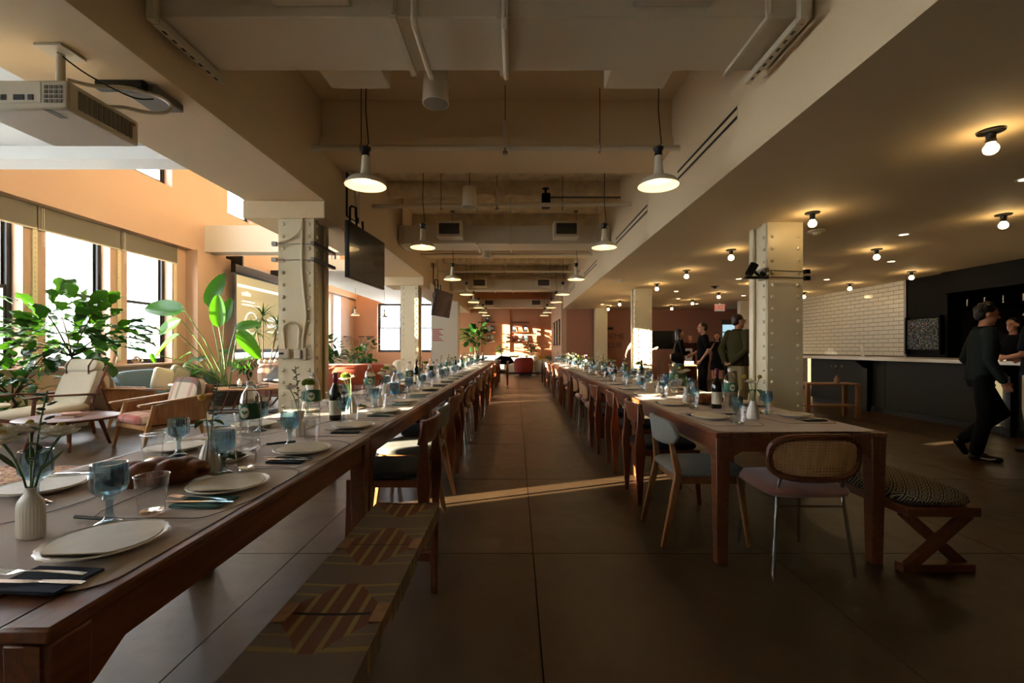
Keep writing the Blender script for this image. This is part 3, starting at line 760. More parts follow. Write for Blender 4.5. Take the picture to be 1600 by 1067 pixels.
def chair_c():
    t = thing('cane_chair', 'x', 'chair')
    for s_ in (-1, 1):
        y = s_*.19
        MB().tube([(-.24, s_*.22, 0), (-.2, s_*.175, .44), (-.225, s_*.165, .56), (-.27, s_*.15, .74)], .0095, 8).build('leg', M['chrome'], t)
        MB().tube([(.2, y, 0), (.17, y*.9, .40), (.12, y*.8, .415)], .0095, 8).build('leg', M['chrome'], t)
    MB().tube([(-.19, .18, .36), (-.19, -.18, .36)], .006, 6).build('stretcher', M['chrome'], t)
    MB().cushion((-.01, 0, .445), (.47, .47, .08), .45).build('seat', M['pinkfab'], t)
    def ov(a_, k=1.0):
        e = .62
        yy = .24*k*math.copysign(abs(math.cos(a_))**e, math.cos(a_)); zz = .115*k*math.copysign(abs(math.sin(a_))**e, math.sin(a_))
        return (-.235-.05*(1-(yy/.24)**2)-.12*zz, yy, .645+zz)
    MB().tube([ov(2*PI*k/32) for k in range(33)], .018, 8).build('back_rim', M['walnut'], t)
    # woven cane: two families of strands, joined (too fine to pick apart)
    b = MB()
    for k in range(-13, 14):
        y = k*.0175; lim = .1*(1-abs(y/.235)**3.2)**.31 if abs(y) < .23 else 0
        if lim > .01: b.tube([(-.235-.05*(1-(y/.24)**2)-.12*z_, y, .645+z_) for z_ in (-lim, 0, lim)], .0024, 4)
    for k in range(-6, 7):
        z_ = k*.0165; lim = .225*(1-abs(z_/.112)**3.2)**.31
        b.tube([(-.235-.05*(1-(y/.24)**2)-.12*z_, y, .645+z_) for y in [lim*q/5 for q in range(-5, 6)]], .0024, 4)
    for dgn in (1, -1):
        for k in range(-18, 19):
            pts = []
            for q in range(-8, 9):
                z_ = q*.0125; y = k*.0175+dgn*z_
                if (abs(y)/.228)**3.2+(abs(z_)/.108)**3.2 < 1: pts.append((-.237-.05*(1-(y/.24)**2)-.12*z_, y, .645+z_))
            if len(pts) > 2: b.tube([pts[0], pts[len(pts)//2], pts[-1]], .0018, 4)
    o = b.build('cane_weave', M['ash'], t); o['kind'] = 'stuff'
    return t
PA, PB, PC = Proto(chair_a()), Proto(chair_b()), Proto(chair_c())
DESC = {'A': 'brown wooden chair with dark seat', 'B': 'oak chair with grey padded back', 'C': 'chrome chair with oval cane back'}
PRT = {'A': PA, 'B': PB, 'C': PC}
rowR = [('B', 3.02), ('A', 3.76), ('A', 4.66), ('A', 5.46), ('C', 6.2), ('C', 6.82), ('C', 7.45), ('A', 8.2), ('C', 8.85), ('A', 9.5), ('A', 10.15), ('C', 10.8), ('A', 11.5),
        ('A', 12.2), ('C', 12.9), ('A', 13.6), ('B', 14.3), ('A', 15.0), ('C', 15.7), ('A', 16.4)]
rndc = random.Random(3)
for k, (ty, y) in enumerate(rowR):
    PRT[ty].put((1.2+rndc.uniform(-.02, .04), y, 0), rndc.uniform(-.05, .05), '%s, %s from camera along aisle side of right tables' % (DESC[ty], nth(k)), 'chairs along the right table row')
rowL = [('A', 2.96), ('B', 3.6), ('A', 4.28), ('A', 5.0), ('C', 5.65), ('C', 6.25), ('A', 6.9), ('C', 7.55), ('A', 8.25), ('C', 8.9), ('A', 9.55), ('A', 10.2), ('C', 10.9), ('A', 11.6),
        ('A', 12.3), ('C', 13.0), ('A', 13.8), ('A', 14.5), ('A', 16.0), ('A', 16.7)]
for k, (ty, y) in enumerate(rowL):
    x_ = -.82 if y < 5 else -.86
    PRT[ty].put((x_+rndc.uniform(-.02, .03), y, 0), PI+rndc.uniform(-.05, .05), '%s, %s from camera along aisle side of left tables' % (DESC[ty], nth(k)), 'chairs along the left table row')
PA.put((-.52, 15.2, 0), PI, 'brown wooden chair pulled out into the aisle near the far end', 'chairs along the left table row')
PC.put((1.6, 2.68, 0), PI/2, 'chrome chair with oval cane back and pink seat at head of right table', 'cane chairs')
for k, y in enumerate((6.6, 7.3, 9.0, 10.2, 12.6, 13.6, 14.6)):
    PRT['A' if k % 2 else 'B'].put((2.12, y, 0), PI, '%s, %s from camera behind the right tables' % (DESC['A' if k % 2 else 'B'], nth(k)), 'chairs on the far side of the right row')

# woven bench on the left
t = thing('woven_bench', 'long wooden bench with woven rust and taupe strap seat in the left foreground', 'bench', (-.545, .5, 0))
L_, Wd = 1.82, .31
bm_t = mat('taupe_webbing', '#7d6a55', .85, noise=.15, scale=120, bump=.4, bscale=300, stretch=(1, 6, 1)); bm_r = mat('rust_webbing', '#7a4524', .85, noise=.25, scale=120, bump=.4, bscale=300, stretch=(6, 1, 1)); bm_c = mat('straw_webbing', '#a08a4c', .85, bump=.3, bscale=300); bm_d = mat('webbing_gap', '#120b06', .9)
def seatmat(u, v):
    x = (u-.5)*Wd; y = v*L_+.5
    p = ((y-1.35+.238) % .476)-.238; ap = abs(p)
    if abs(p) < .004 and abs(x) < .11: return 3
    if ap > .175: return 0
    lim = .145*(1-ap/.19)+.012
    if abs(x) < lim:
        ax = abs(x)
        return 2 if (.022 < ax < .034 or .072 < ax < .084) else 1
    return 2 if (.155 < ap < .168 or .095 < ap < .106) else 0
def seatfn(u, v):
    x = (u-.5)*(Wd+.012); y = v*L_
    return (x, y, .441-.004*math.cos(x*12))
b = MB(); b.grid(seatfn, 62, 300, seatmat)
b.build('woven_seat', [bm_t, bm_r, bm_c, bm_d], t, angle=80)
def sidemat(v):
    y = v*L_+.5; ap = abs(((y-1.35+.238) % .476)-.238)
    if ap < .06: return 3
    return 2 if (.155 < ap < .168 or .095 < ap < .106) else 0
for s_ in (-1, 1):
    MB().bx(s_*(Wd/2-.022)-.02, s_*(Wd/2-.022)+.02, .01, L_-.01, .385, .436).build('side_rail', M['teak'], t, bev=.004)
    b = MB(); xx = s_*(Wd/2+.006)
    k = 0
    b.grid(lambda u, v: (xx, v*L_, .375+.066*u), 1, 300, lambda u, v: sidemat(v))
    # drop the faces where the bare rail shows
    keep = [i for i in range(len(b.f)) if b.mi[i] != 3]; b.f = [b.f[i] for i in keep]; b.mi = [b.mi[i] for i in keep]
    b.build('woven_side', [bm_t, bm_r, bm_c], t, smooth=False)
    for y_ in (.03, L_-.03): MB().bar((s_*(Wd/2-.02), y_, .44), (s_*(Wd/2-.02), y_, 0), .045, .045, .032, .032, (0, 1, 0)).build('leg', M['teak'], t, bev=.004)
for y_ in (.03, L_-.03): MB().bx(-Wd/2+.03, Wd/2-.03, y_-.012, y_+.012, .16, .2).build('stretcher', M['teak'], t)
for y_ in (.01, L_-.01): MB().bx(-Wd/2, Wd/2, y_-.012, y_+.012, .39, .437).build('end_rail', M['teak'], t, bev=.004)
for yc in (.85, .85+.476, .85-.476+.0):
    for s_ in (-1, 1): MB().bx(s_*(Wd/2-.015)-.019, s_*(Wd/2-.015)+.022, yc-.05, yc+.05, .40, .4455).build('bare_rail', M['oak'], t, bev=.003)

# X-legged bench with patterned cushion
t = thing('cross_leg_bench', 'upholstered bench with black and cream pattern and crossed legs beside right table', 'bench', (2.31, 2.45, 0))
def kilim():
    m, nt, b_ = _nt('kilim_fabric'); N = nt.nodes; L = nt.links
    tc = N.new('ShaderNodeTexCoord'); sx = N.new('ShaderNodeSeparateXYZ'); L.new(tc.outputs['Object'], sx.inputs[0])
    def mth(op, a_, b2=None):
        n = N.new('ShaderNodeMath'); n.operation = op
        for i, q in enumerate((a_, b2)):
            if q is None: continue
            if isinstance(q, (int, float)): n.inputs[i].default_value = q
            else: L.new(q, n.inputs[i])
        return n.outputs[0]
    def tri(v, p): return mth('PINGPONG', v, p)
    dx = tri(sx.outputs[0], .033); dy = tri(mth('ADD', sx.outputs[1], mth('MULTIPLY', sx.outputs[2], 1.0)), .048)
    d = mth('ADD', mth('DIVIDE', dx, .033), mth('DIVIDE', dy, .048))
    st = mth('GREATER_THAN', mth('PINGPONG', d, .25), .125)
    mx = N.new('ShaderNodeMix'); mx.data_type = 'RGBA'; L.new(st, mx.inputs[0]); mx.inputs[6].default_value = srgb('#15120f'); mx.inputs[7].default_value = srgb('#8c7d62')
    L.new(mx.outputs[2], b_.inputs['Base Color']); b_.inputs['Roughness'].default_value = .95
    return m
MB().cushion((0, .75, .40), (.42, 1.52, .11), .35).build('cushion', kilim(), t)
MB().bx(-.2, .2, 0, 1.5, .315, .365).build('seat_frame', M['walnut'], t, bev=.006)
for y_ in (.06, 1.44):
    for s_ in (-1, 1): MB().bar((s_*.165, y_+s_*.018, .03), (-s_*.165, y_+s_*.018, .32), .055, .035, None, None, (0, 1, 0)).build('cross_leg', M['walnut'], t, bev=.004)
    MB().bx(-.2, .2, y_-.03, y_+.03, 0, .045).build('foot_rail', M['walnut'], t, bev=.005)

# ------------------------------------------------------------------ pendants
def pendant():
    t = thing('pendant_lamp', 'x', 'lamp')
    prof = [(.033, .30), (.036, .27), (.042, .18), (.05, .11), (.075, .095), (.11, .085), (.165, .055), (.193, .02), (.2, 0), (.196, 0), (.188, .018), (.16, .048), (.105, .077), (.07, .087), (.044, .1), (.036, .18), (.03, .27), (.028, .30)]
    o = MB().lathe(prof, 32, cap=False).build('shade', M['lamp_cream'], t, angle=60)
    me = o.data; me.materials.append(M['lamp_in'])
    mi = [1 if (p.index//32) >= 9 else 0 for p in me.polygons]; me.polygons.foreach_set('material_index', mi)
    MB().lathe([(.0, .29), (.04, .295), (.034, .33), (.05, .36), (.052, .375), (.015, .39)], 16).build('socket_cap', M['blackm'], t)
    MB().lathe([(.0, 0), (.02, .005), (.033, .03), (.036, .05), (.028, .075), (.016, .1), (.015, .12)], 14, (0, 0, .02)).build('bulb', M['pbulb'], t)
    rnd = random.Random(5)
    MB().tube([(0, 0, .385), (.03, 0, .42), (.022, 0, .5), (.0, 0, .75), (.008, 0, 1.1), (0, 0, 1.6)], .0055, 6).build('cord', M['blackm'], t)
    MB().lathe([(.0, 1.57), (.055, 1.57), (.05, 1.6), (.0, 1.6)], 14).build('ceiling_rose', M['plastic_g'], t)
    return t
PP = Proto(pendant())
for k, y in enumerate((4.12, 6.65, 9.75, 12.5, 14.6, 16.6, 18.8, 20.6)):
    for s_, x_, nm_ in ((-1, -1.36, 'left'), (1, 1.29, 'right')):
        PP.put((x_, y, 2.695), 0, 'cream enamel pendant lamp, %s from camera in the %s row' % (nth(k), nm_), 'pendant lamps over the aisle', scale=.92)
for k, (x_, y) in enumerate(((-6.0, 17.0), (-5.2, 18.0))):
    PP.put((x_, y, 2.45), 0, 'cream pendant lamp %s at the far left windows' % ('left of the pair' if k == 0 else 'right of the pair'), 'pendant lamps at the far left', scale=.8)
# bare bulbs under the right-hand ceiling
def bulb():
    t = thing('ceiling_bulb', 'x', 'lamp')
    MB().lathe([(0, 0), (.075, 0), (.075, -.012), (.03, -.02), (.026, -.06), (.03, -.065), (.03, -.085), (0, -.085)], 18).build('socket', M['blackm'], t)
    MB().lathe([(0, -.165), (.02, -.162), (.036, -.15), (.043, -.13), (.04, -.112), (.028, -.095), (.02, -.08), (0, -.08)], 16).build('bulb', M['bulb'], t)
    return t
PBu = Proto(bulb())
for row, x_, ys in (('aisle-side', 3.33, (3.19, 5.11, 7.04, 8.88, 10.75, 12.6, 14.6, 16.4)), ('middle', 5.55, (5.18, 7.0, 8.9, 10.7, 12.45, 14.3, 16.2)), ('bar-side', 7.85, (9.03, 10.7, 12.4))):
    for k, y in enumerate(ys): PBu.put((x_, y, ZR), 0, 'bare ceiling bulb on black socket, %s from camera in the %s row' % (nth(k), row), 'bare bulbs on the lowered ceiling')
def downlight():
    t = thing('downlight', 'x', 'lamp')
    MB().lathe([(.05, -.004), (.075, -.004), (.075, 0), (.05, .0)], 20, cap=False).build('trim_ring', M['lamp_in'], t)
    MB().lathe([(0, -.002), (.05, -.002), (.05, 0), (0, 0)], 20).build('lens', M['dlight'], t)
    return t
PD = Proto(downlight())
k = 0
for x_, y in ((4.6, 4.1), (5.2, 6.1), (4.4, 8.0), (6.6, 8.0), (4.9, 10.0), (6.9, 10.1), (7.4, 6.5), (4.3, 12.2), (5.0, 14.0), (6.6, 13.2), (3.0, 15.8), (6.2, 15.6)):
    PD.put((x_, y, ZR), 0, 'small recessed downlight %s from the camera in the right ceiling' % nth(sorted([4.1, 6.1, 8.0, 8.01, 10.0, 10.1, 6.5, 12.2, 14.0, 13.2, 15.8, 15.6]).index(y if (x_, y) != (6.6, 8.0) else 8.01)), 'recessed downlights')
# hanging speakers
def speaker():
    t = thing('ceiling_speaker', 'x', 'speaker')
    MB().lathe([(0, .28), (.095, .28), (.11, .0), (.105, -.005), (.1, 0), (0, .01)], 28).build('can', M['lamp_cream'], t)
    MB().lathe([(0, .004), (.098, .004), (.098, .0), (0, .0)], 24, (0, 0, -.004)).build('grille', M['plastic_g'], t)
    MB().tube([(0, 0, .28), (0, 0, .92)], .006, 6).build('hanger', M['blackm'], t)
    return t
PS = Proto(speaker())
for k, y in enumerate((3.75, 6.5, 10.2)): PS.put((-.66, y, 3.24), 0, 'cream cylindrical hanging speaker, %s from the camera' % nth(k), 'hanging speakers')
# ------------------------------------------------------------------ tableware
ZT_ = .7545
def plate():
    t = thing('plate', 'x', 'plate')
    n = 48
    def f(a_, z): return 1+.022*abs(math.cos(a_*12))*(1 if z > .012 else 0)
    MB().lathe([(0, .0), (.07, .0), (.085, .004), (.118, .018), (.121, .0185), (.118, .0215), (.084, .009), (.07, .005), (0, .005)], n, fn=f).build('dish', M['plate'], t)
    pts = []
    for k in range(28):
        a_ = 2*PI*k/28; pts.append((.108*math.cos(a_), max(-.085, .108*math.sin(a_))))
    MB().prism(pts, 'z', .0175, .0205).build('liner', M['plateleaf'], t)
    return t
def goblet():
    t = thing('goblet', 'x', 'goblet')
    def f(a_, z): return 1+(.035*math.cos(a_*16) if z > .09 else 0)
    MB().lathe([(.012, .078), (.026, .082), (.036, .094), (.04, .11), (.0395, .14), (.038, .165), (.0355, .165), (.037, .14), (.037, .112), (.033, .097), (.02, .088), (0, .086)], 64, fn=f, cap=False).build('bowl', M['goblet'], t, angle=25)
    MB().lathe([(.013, .08), (.016, .072), (.009, .066), (.0075, .05), (.009, .03), (.013, .018), (.02, .012)], 16, cap=False).build('stem', M['goblet'], t)
    MB().lathe([(.0, 0), (.035, 0), (.036, .003), (.02, .012), (0, .013)], 24).build('foot', M['goblet'], t)
    return t
def cup():
    t = thing('plastic_cup', 'x', 'cup')
    MB().lathe([(0, .002), (.028, .002), (.029, .0), (.030, .004), (.0415, .112)], 28, cap=False).build('wall', M['clear'], t)
    MB().tube([(.0418*math.cos(2*PI*k/28), .0418*math.sin(2*PI*k/28), .112) for k in range(29)], .0016, 5).build('rim', M['clear'], t)
    MB().lathe([(0, .006), (.028, .008), (.028, .012), (0, .010)], 20).build('base', M['clear'], t)
    return t
def napkin(m):
    t = thing('napkin', 'x', 'napkin')
    b = MB(); b.bx(-.075, .075, -.05, .05, 0, .003); b.bx(-.074, .075, -.049, .05, .0035, .0065); b.build('fold', M[m], t, bev=.0012)
    return t
def fork():
    t = thing('fork', 'x', 'fork')
    MB().rings([[(x, y*w, z+h_) for y, h_ in ((-1, 0), (1, 0), (1, .0022), (-1, .0022))] for x, w, z in ((.095, .006, .0), (.06, .0055, .003), (0, .003, .006), (-.035, .003, .005), (-.045, .009, .003), (-.058, .011, .002))]).build('handle', M['silver'], t, bev=.0008)
    for k in range(4):
        y = -.0085+k*.0057; MB().rings([[(x, y+q*w, z+h_) for q, h_ in ((-1, 0), (1, 0), (1, .0015), (-1, .0015))] for x, w, z in ((-.057, .0019, .002), (-.08, .0016, .0035), (-.098, .0008, .006))]).build('tine', M['silver'], t)
    return t
def knife():
    t = thing('knife', 'x', 'knife')
    MB().rings([[(x, y*w, z+h_) for y, h_ in ((-1, 0), (1, 0), (1, .004), (-1, .004))] for x, w, z in ((.1, .006, 0), (.06, .007, .001), (.01, .0045, .002))]).build('handle', M['silver'], t, bev=.001)
    MB().rings([[(x, a_, .003), (x, b_, .003), (x, b_, .0045), (x, a_, .0045)] for x, a_, b_ in ((.011, -.004, .004), (-.02, -.008, .005), (-.08, -.008, .005), (-.105, .001, .005))]).build('blade', M['silver'], t)
    return t
def marker():
    t = thing('marker_pen', 'x', 'pen')
    MB().tube([(-.06, 0, .005), (.03, 0, .005)], .005, 8).build('barrel', M['ink'], t); MB().tube([(.031, 0, .0055), (.068, 0, .0055)], .0055, 8).build('pen_cap', M['ink'], t)
    return t
def water():
    t = thing('water_bottle', 'x', 'bottle')
    pr_ = [(0, .0), (.03, .0), (.04, .008)]
    for k in range(7): pr_ += [(.043, .02+k*.017), (.0405, .028+k*.017)]
    pr_ += [(.043, .145), (.043, .215), (.042, .23), (.034, .262), (.019, .285), (.0145, .292), (.0145, .305)]
    MB().lathe(pr_, 24, cap=False).build('body', M['bottleclear'], t, angle=70)
    MB().lathe([(0, .006), (.038, .01), (.041, .14), (.041, .2), (0, .2)], 18, cap=False).build('water_fill', M['waterfill'], t)
    lb = MB().lathe([(.0436, .150), (.0442, .152), (.0442, .212), (.0436, .214)], 28, cap=False).build('label_band', M['green_label'], t)
    for a0 in (-PI/2, PI/2):
        b = MB(); b.grid(lambda u, v: (.0449*math.cos(a0+(u-.5)*.95*math.sqrt(max(0.02, 1-(2*v-1)**2))), .0449*math.sin(a0+(u-.5)*.95*math.sqrt(max(0.02, 1-(2*v-1)**2))), .156+.05*v), 8, 8); b.build('emblem', M['cream_label'], lb)
        b = MB(); b.grid(lambda u, v: (.0454*math.cos(a0+(u-.5)*.6), .0454*math.sin(a0+(u-.5)*.6), .176+.012*v+.004*math.sin(u*9)), 8, 2); b.build('emblem_script', M['green_label'], lb)
    MB().lathe([(.0, .322), (.014, .322), (.0165, .318), (.0165, .303), (.014, .3)], 16).build('bottle_cap', M['ceramic'], t)
    return t
def wine():
    t = thing('wine_bottle', 'x', 'bottle')
    MB().lathe([(0, 0), (.034, 0), (.038, .006), (.038, .17), (.034, .195), (.02, .225), (.0145, .245), (.0145, .25)], 24, cap=False).build('glass', M['winedark'], t)
    MB().lathe([(0.0145, .238), (.0152, .24), (.0152, .308), (.013, .312), (0, .312)], 18).build('foil_capsule', M['foil'], t)
    b = MB(); b.grid(lambda u, v: (.0385*math.cos(-PI*1.1+u*PI*1.35), .0385*math.sin(-PI*1.1+u*PI*1.35), .035+.095*v), 20, 1); b.build('label_paper', M['cream_label'], t)
    return t
def selzer():
    t = thing('seltzer_bottle', 'x', 'bottle')
    MB().lathe([(0, 0), (.03, 0), (.04, .01), (.042, .03), (.042, .15), (.034, .19), (.018, .225), (.0145, .235), (.0145, .25)], 22, cap=False).build('body', M['bottleclear'], t)
    lb = MB().lathe([(.0425, .05), (.0432, .052), (.0432, .158), (.0425, .16)], 26, cap=False).build('label_band', mat('pale_seltzer_label', '#c9d6da', .5), t)
    MB().lathe([(.0436, .05), (.0436, .085)], 26, cap=False).build('label_stripe', M['blue_label'], lb)
    b = MB(); b.grid(lambda u, v: (.0438*math.cos(-PI/2+(u-.5)*.8*math.sqrt(max(.02, 1-(2*v-1)**2))), .0438*math.sin(-PI/2+(u-.5)*.8*math.sqrt(max(.02, 1-(2*v-1)**2))), .1+.045*v), 8, 8); b.build('fruit_print', mat('orange_print', '#d07a52', .6), lb)
    MB().lathe([(0, .265), (.016, .265), (.016, .248), (.014, .245)], 14).build('bottle_cap', M['blue_label'], t)
    return t
def loaf():
    b = MB()
    for k in range(7):
        u = (k-3)/3.2; r = .052*(1-.55*u*u)+.008
        b.ell((u*.115, .022*(1 if k % 2 else -1), .045), (.046, r*1.15, .046*(1-.35*u*u)), 14, 8, (0, 0, .7*(1 if k % 2 else -1)))
        b.ell((u*.115, -.03*(1 if k % 2 else -1), .032), (.042, r*.8, .034*(1-.3*u*u)), 12, 8, (0, 0, -.7*(1 if k % 2 else -1)))
    o = b.build('bread_loaf', M['bread'], angle=180)
    md = o.modifiers.new('remesh', 'REMESH'); md.mode = 'VOXEL'; md.voxel_size = .006
    md = o.modifiers.new('smooth', 'SMOOTH'); md.iterations = 3
    me = evaluated(o); me.polygons.foreach_set('use_smooth', [True]*len(me.polygons))
    o.modifiers.clear(); o.data = me
    return tag(o, 'x', 'bread')
def greens():
    t = thing('salad_dish', 'x', 'dish')
    MB().lathe([(0, 0), (.06, 0), (.085, .018), (.088, .02), (.08, .018), (.06, .006), (0, .006)], 28).build('dish', M['plateleaf'], t)
    b = MB(); rnd = random.Random(2)
    for k in range(26):
        a_ = rnd.uniform(0, 2*PI); r = rnd.uniform(0, .05); b.ell((r*math.cos(a_), r*math.sin(a_), .014+rnd.uniform(0, .012)), (.018, .012, .006), 6, 4, (rnd.uniform(-.6, .6), rnd.uniform(-.6, .6), a_))
    o = b.build('herbs', mat('herb_green', '#3d5220', .7), t); o['kind'] = 'stuff'
    return t
def vase(kind):
    t = thing('flower_vase', 'x', 'vase')
    if kind == 0:      # flattened ribbed bottle
        prof = [(0, 0), (.036, 0), (.039, .005), (.039, .075), (.036, .088), (.026, .1), (.0185, .108), (.0175, .124), (.0145, .124), (.0145, .105), (.02, .09)]
        def f(a_, z): return (1+.018*math.cos(a_*26)) if z < .1 else 1
        o = MB().lathe(prof, 104, fn=f, cap=False).build('body', M['ceramic'], t, angle=60); o.scale = (1.0, .6, 1)
    elif kind == 1:    # ribbed cone
        prof = [(0, 0), (.036, 0), (.04, .012), (.038, .04), (.028, .085), (.018, .11), (.017, .12), (.014, .12), (.016, .1)]
        MB().lathe(prof, 84, fn=lambda a_, z: 1+.03*math.cos(a_*14), cap=False).build('body', M['ceramic'], t, angle=60)
    else:              # pinched
        prof = [(0, 0), (.03, 0), (.032, .01), (.031, .06), (.021, .08), (.018, .09), (.026, .125), (.026, .132), (.023, .132), (.016, .095)]
        MB().lathe(prof, 72, fn=lambda a_, z: 1+.03*math.cos(a_*12), cap=False).build('body', M['ceramic'], t, angle=60)
    return t
def stem_pts(h, lean): return [(0, 0, 0), (lean*.25, 0, h*.4), (lean*.6, 0, h*.75), (lean, 0, h)]
def flower(kind):
    t = thing('cut_flower', 'x', 'flower')
    rnd = random.Random(kind+11); h, lean = [(.17, .07), (.19, .045), (.2, .06), (.28, .03), (.16, -.05)][kind]
    MB().tube(stem_pts(h, lean), .0022, 5).build('stem', M['stem'], t)
    c = Vector((lean, 0, h))
    if kind in (0, 4):     # white ranunculus / chrysanthemum
        b = MB()
        for ring, (n, r, el) in enumerate(((13, .03, .35), (11, .026, .75), (9, .02, 1.05), (6, .014, 1.35))):
            for k in range(n):
                a_ = 2*PI*k/n+ring*.3; d = Vector((math.cos(a_)*math.cos(el), math.sin(a_)*math.cos(el), math.sin(el)))
                b.ell(c+d*r*.75, (r*.62, .0075, .003), 6, 4, (0, -el, a_))
        b.ell(c+Vector((0, 0, .012)), (.019, .019, .014), 10, 6); b.build('bloom', M['petalw'], t)
        MB().ell(c+Vector((0, 0, .026)), (.008, .008, .007), 8, 5).build('flower_center', M['petaly'], t)
    elif kind == 1:        # green spider chrysanthemum
        b = MB()
        for k in range(90):
            z = 1-1.5*(k+.5)/90; a_ = k*2.4; q = math.sqrt(max(0, 1-z*z)); d = Vector((q*math.cos(a_), q*math.sin(a_), z*.75))
            b.tube([c, c+d*.02, c+d*.036], [.003, .003, .0012], 4)
        o = b.build('bloom', M['petalg'], t)
    elif kind == 2:        # yellow ball with leaves
        MB().ell(c, (.015, .015, .014), 12, 8).build('bloom', M['petaly'], t)
        for k in range(3):
            b = MB(); b.grid(lambda u, v: (lean*.5+v*.06*math.cos(k*2.1), (u-.5)*.03*math.sin(PI*v)+v*.06*math.sin(k*2.1), h*.55+.03*v-.05*v*v), 2, 6); b.build('leaf', M['stem'], t)
    else:                  # eucalyptus sprig
        b = MB()
        for k in range(16):
            v = .3+.7*k/16; a_ = k*1.9; p = Vector((lean*v, 0, h*v)); b.ell(p+Vector((.012*math.cos(a_), .012*math.sin(a_), .004)), (.012, .008, .0025), 7, 4, (.3, -.4, a_))
        b.build('sprig_leaves', M['eucal'], t)
    if kind == 0:
        b = MB(); b.grid(lambda u, v: (lean*.4+v*.05, (u-.5)*.02*math.sin(PI*v), h*.5+.05*v), 2, 5); b.build('leaf', M['stem'], t)
    return t
T = {'plate': Proto(plate()), 'goblet': Proto(goblet()), 'cup': Proto(cup()), 'napteal': Proto(napkin('napteal')), 'napnavy': Proto(napkin('napnavy')), 'fork': Proto(fork()), 'knife': Proto(knife()),
     'pen': Proto(marker()), 'water': Proto(water()), 'wine': Proto(wine()), 'seltzer': Proto(selzer()), 'loaf': Proto(loaf()), 'greens': Proto(greens()),
     'v0': Proto(vase(0)), 'v1': Proto(vase(1)), 'v2': Proto(vase(2))}
FL = [Proto(flower(k)) for k in range(5)]
rt = random.Random(21)
def setting(xc, y, sgn, i, row, side, pen=False, outl=True, parent=None, off=True):
    """one place: sgn +1 = the guest sits at +X"""
    w = '%s place from camera, %s side of %s tables' % (nth(i), side, row)
    g = 'on the %s tables' % row
    xp = xc+sgn*.305
    j = lambda s_: rt.uniform(-s_, s_)
    T['plate'].put((xp+j(.01), y+j(.015), ZT_), rt.uniform(-.3, .3)+(0 if sgn > 0 else PI), 'white scalloped plate, '+w, 'plates '+g)
    ns = 'napteal' if rt.random() < .55 else 'napnavy'
    if row == 'left' and side == 'aisle' and i < 4: ns = ('napnavy', 'napteal', 'napnavy', 'napnavy')[i]
    yn = y-sgn*.16; xn = xp+sgn*.02; rz = j(.12)+(0 if sgn > 0 else PI)
    T[ns].put((xn, yn, ZT_), rz, '%s folded napkin, ' % ('teal' if ns == 'napteal' else 'navy')+w, 'napkins '+g)
    T['fork'].put((xn-.03, yn+sgn*.016, ZT_+.0068), rz+j(.1), 'steel fork on napkin, '+w, 'forks '+g)
    T['knife'].put((xn-.0, yn-sgn*.02, ZT_+.0068), rz+j(.06), 'steel knife on napkin, '+w, 'knives '+g)
    T['goblet'].put((xp-sgn*(.115+j(.02)), y+.135*sgn+j(.02), ZT_), 0, 'blue pressed-glass goblet, '+w, 'goblets '+g)
    T['cup'].put((xp-sgn*(.07+j(.015)), y+.225*sgn+j(.015), ZT_), 0, 'clear plastic cup, '+w, 'cups '+g)
    if pen: T['pen'].put((xp-sgn*.19, y+.17, ZT_), rt.uniform(-.6, .6), 'black marker pen, '+w, 'pens '+g)
    if outl and parent is not None: outline(parent, xp-sgn*.05, y-.02, sgn, rt)
yl = [1.08, 1.55, 2.07, 2.72]+[2.72+.62*k for k in range(1, 24)]
for i, y in enumerate(yl): setting(XL, y, 1, i, 'left', 'aisle', i % 2 == 0 and i < 12, 0 < i < 9, pcL)
for i, y in enumerate([1.5+.62*k for k in range(26)]): setting(XL, y, -1, i, 'left', 'window', i % 3 == 0 and i < 10, i < 5, pcL)
yr = [3.05+.72*k for k in range(20)]
for i, y in enumerate(yr): setting(XRt, y, -1, i, 'right', 'aisle', i % 2 == 0 and i < 10, i < 6, pcR)
for i, y in enumerate([3.14+.72*k for k in range(20)]): setting(XRt, y, 1, i, 'right', 'bar', i % 3 == 0 and i < 8, i < 5, pcR)
cnt = {}
WHAT = {'water': 'clear water bottle with green label', 'wine': 'dark wine bottle with red foil and cream label', 'seltzer': 'clear seltzer bottle with pale blue label', 'loaf': 'braided brown bread loaf',
        'greens': 'small dish of green herbs', 'v0': 'flat ribbed white bottle vase', 'v1': 'ribbed white cone vase', 'v2': 'pinched white bud vase'}
FD = ['white bloom', 'green spider chrysanthemum', 'yellow ball flower', 'eucalyptus sprig', 'small white bloom']
VH = {'v0': .118, 'v1': .115, 'v2': .128}
def centre(kind, x, y, row, flowers=(), rz=None):
    i = cnt.get((row, kind), 0); cnt[(row, kind)] = i+1
    w = '%s from camera, centre of %s tables' % (nth(i), row)
    T[kind].put((x, y, ZT_), (rt.uniform(-.6, .6) if kind != 'loaf' else PI/2+rt.uniform(-.3, .3)) if rz is None else rz, '%s, %s' % (WHAT[kind], w), '%s on the %s tables' % ({'v0': 'flat vases', 'v1': 'cone vases', 'v2': 'bud vases', 'loaf': 'loaves', 'greens': 'herb dishes', 'water': 'water bottles', 'wine': 'wine bottles', 'seltzer': 'seltzer bottles'}[kind], row))
    for fk, az in flowers:
        q = cnt.get((row, 'f%d' % fk), 0); cnt[(row, 'f%d' % fk)] = q+1
        FL[fk].put((x, y, ZT_+VH[kind]-.035), az, '%s in vase, %s of its kind from camera, %s tables' % (FD[fk], nth(q) if q < 40 else 'one', row), 'flowers on the %s tables' % row)
c_ = XL+.06
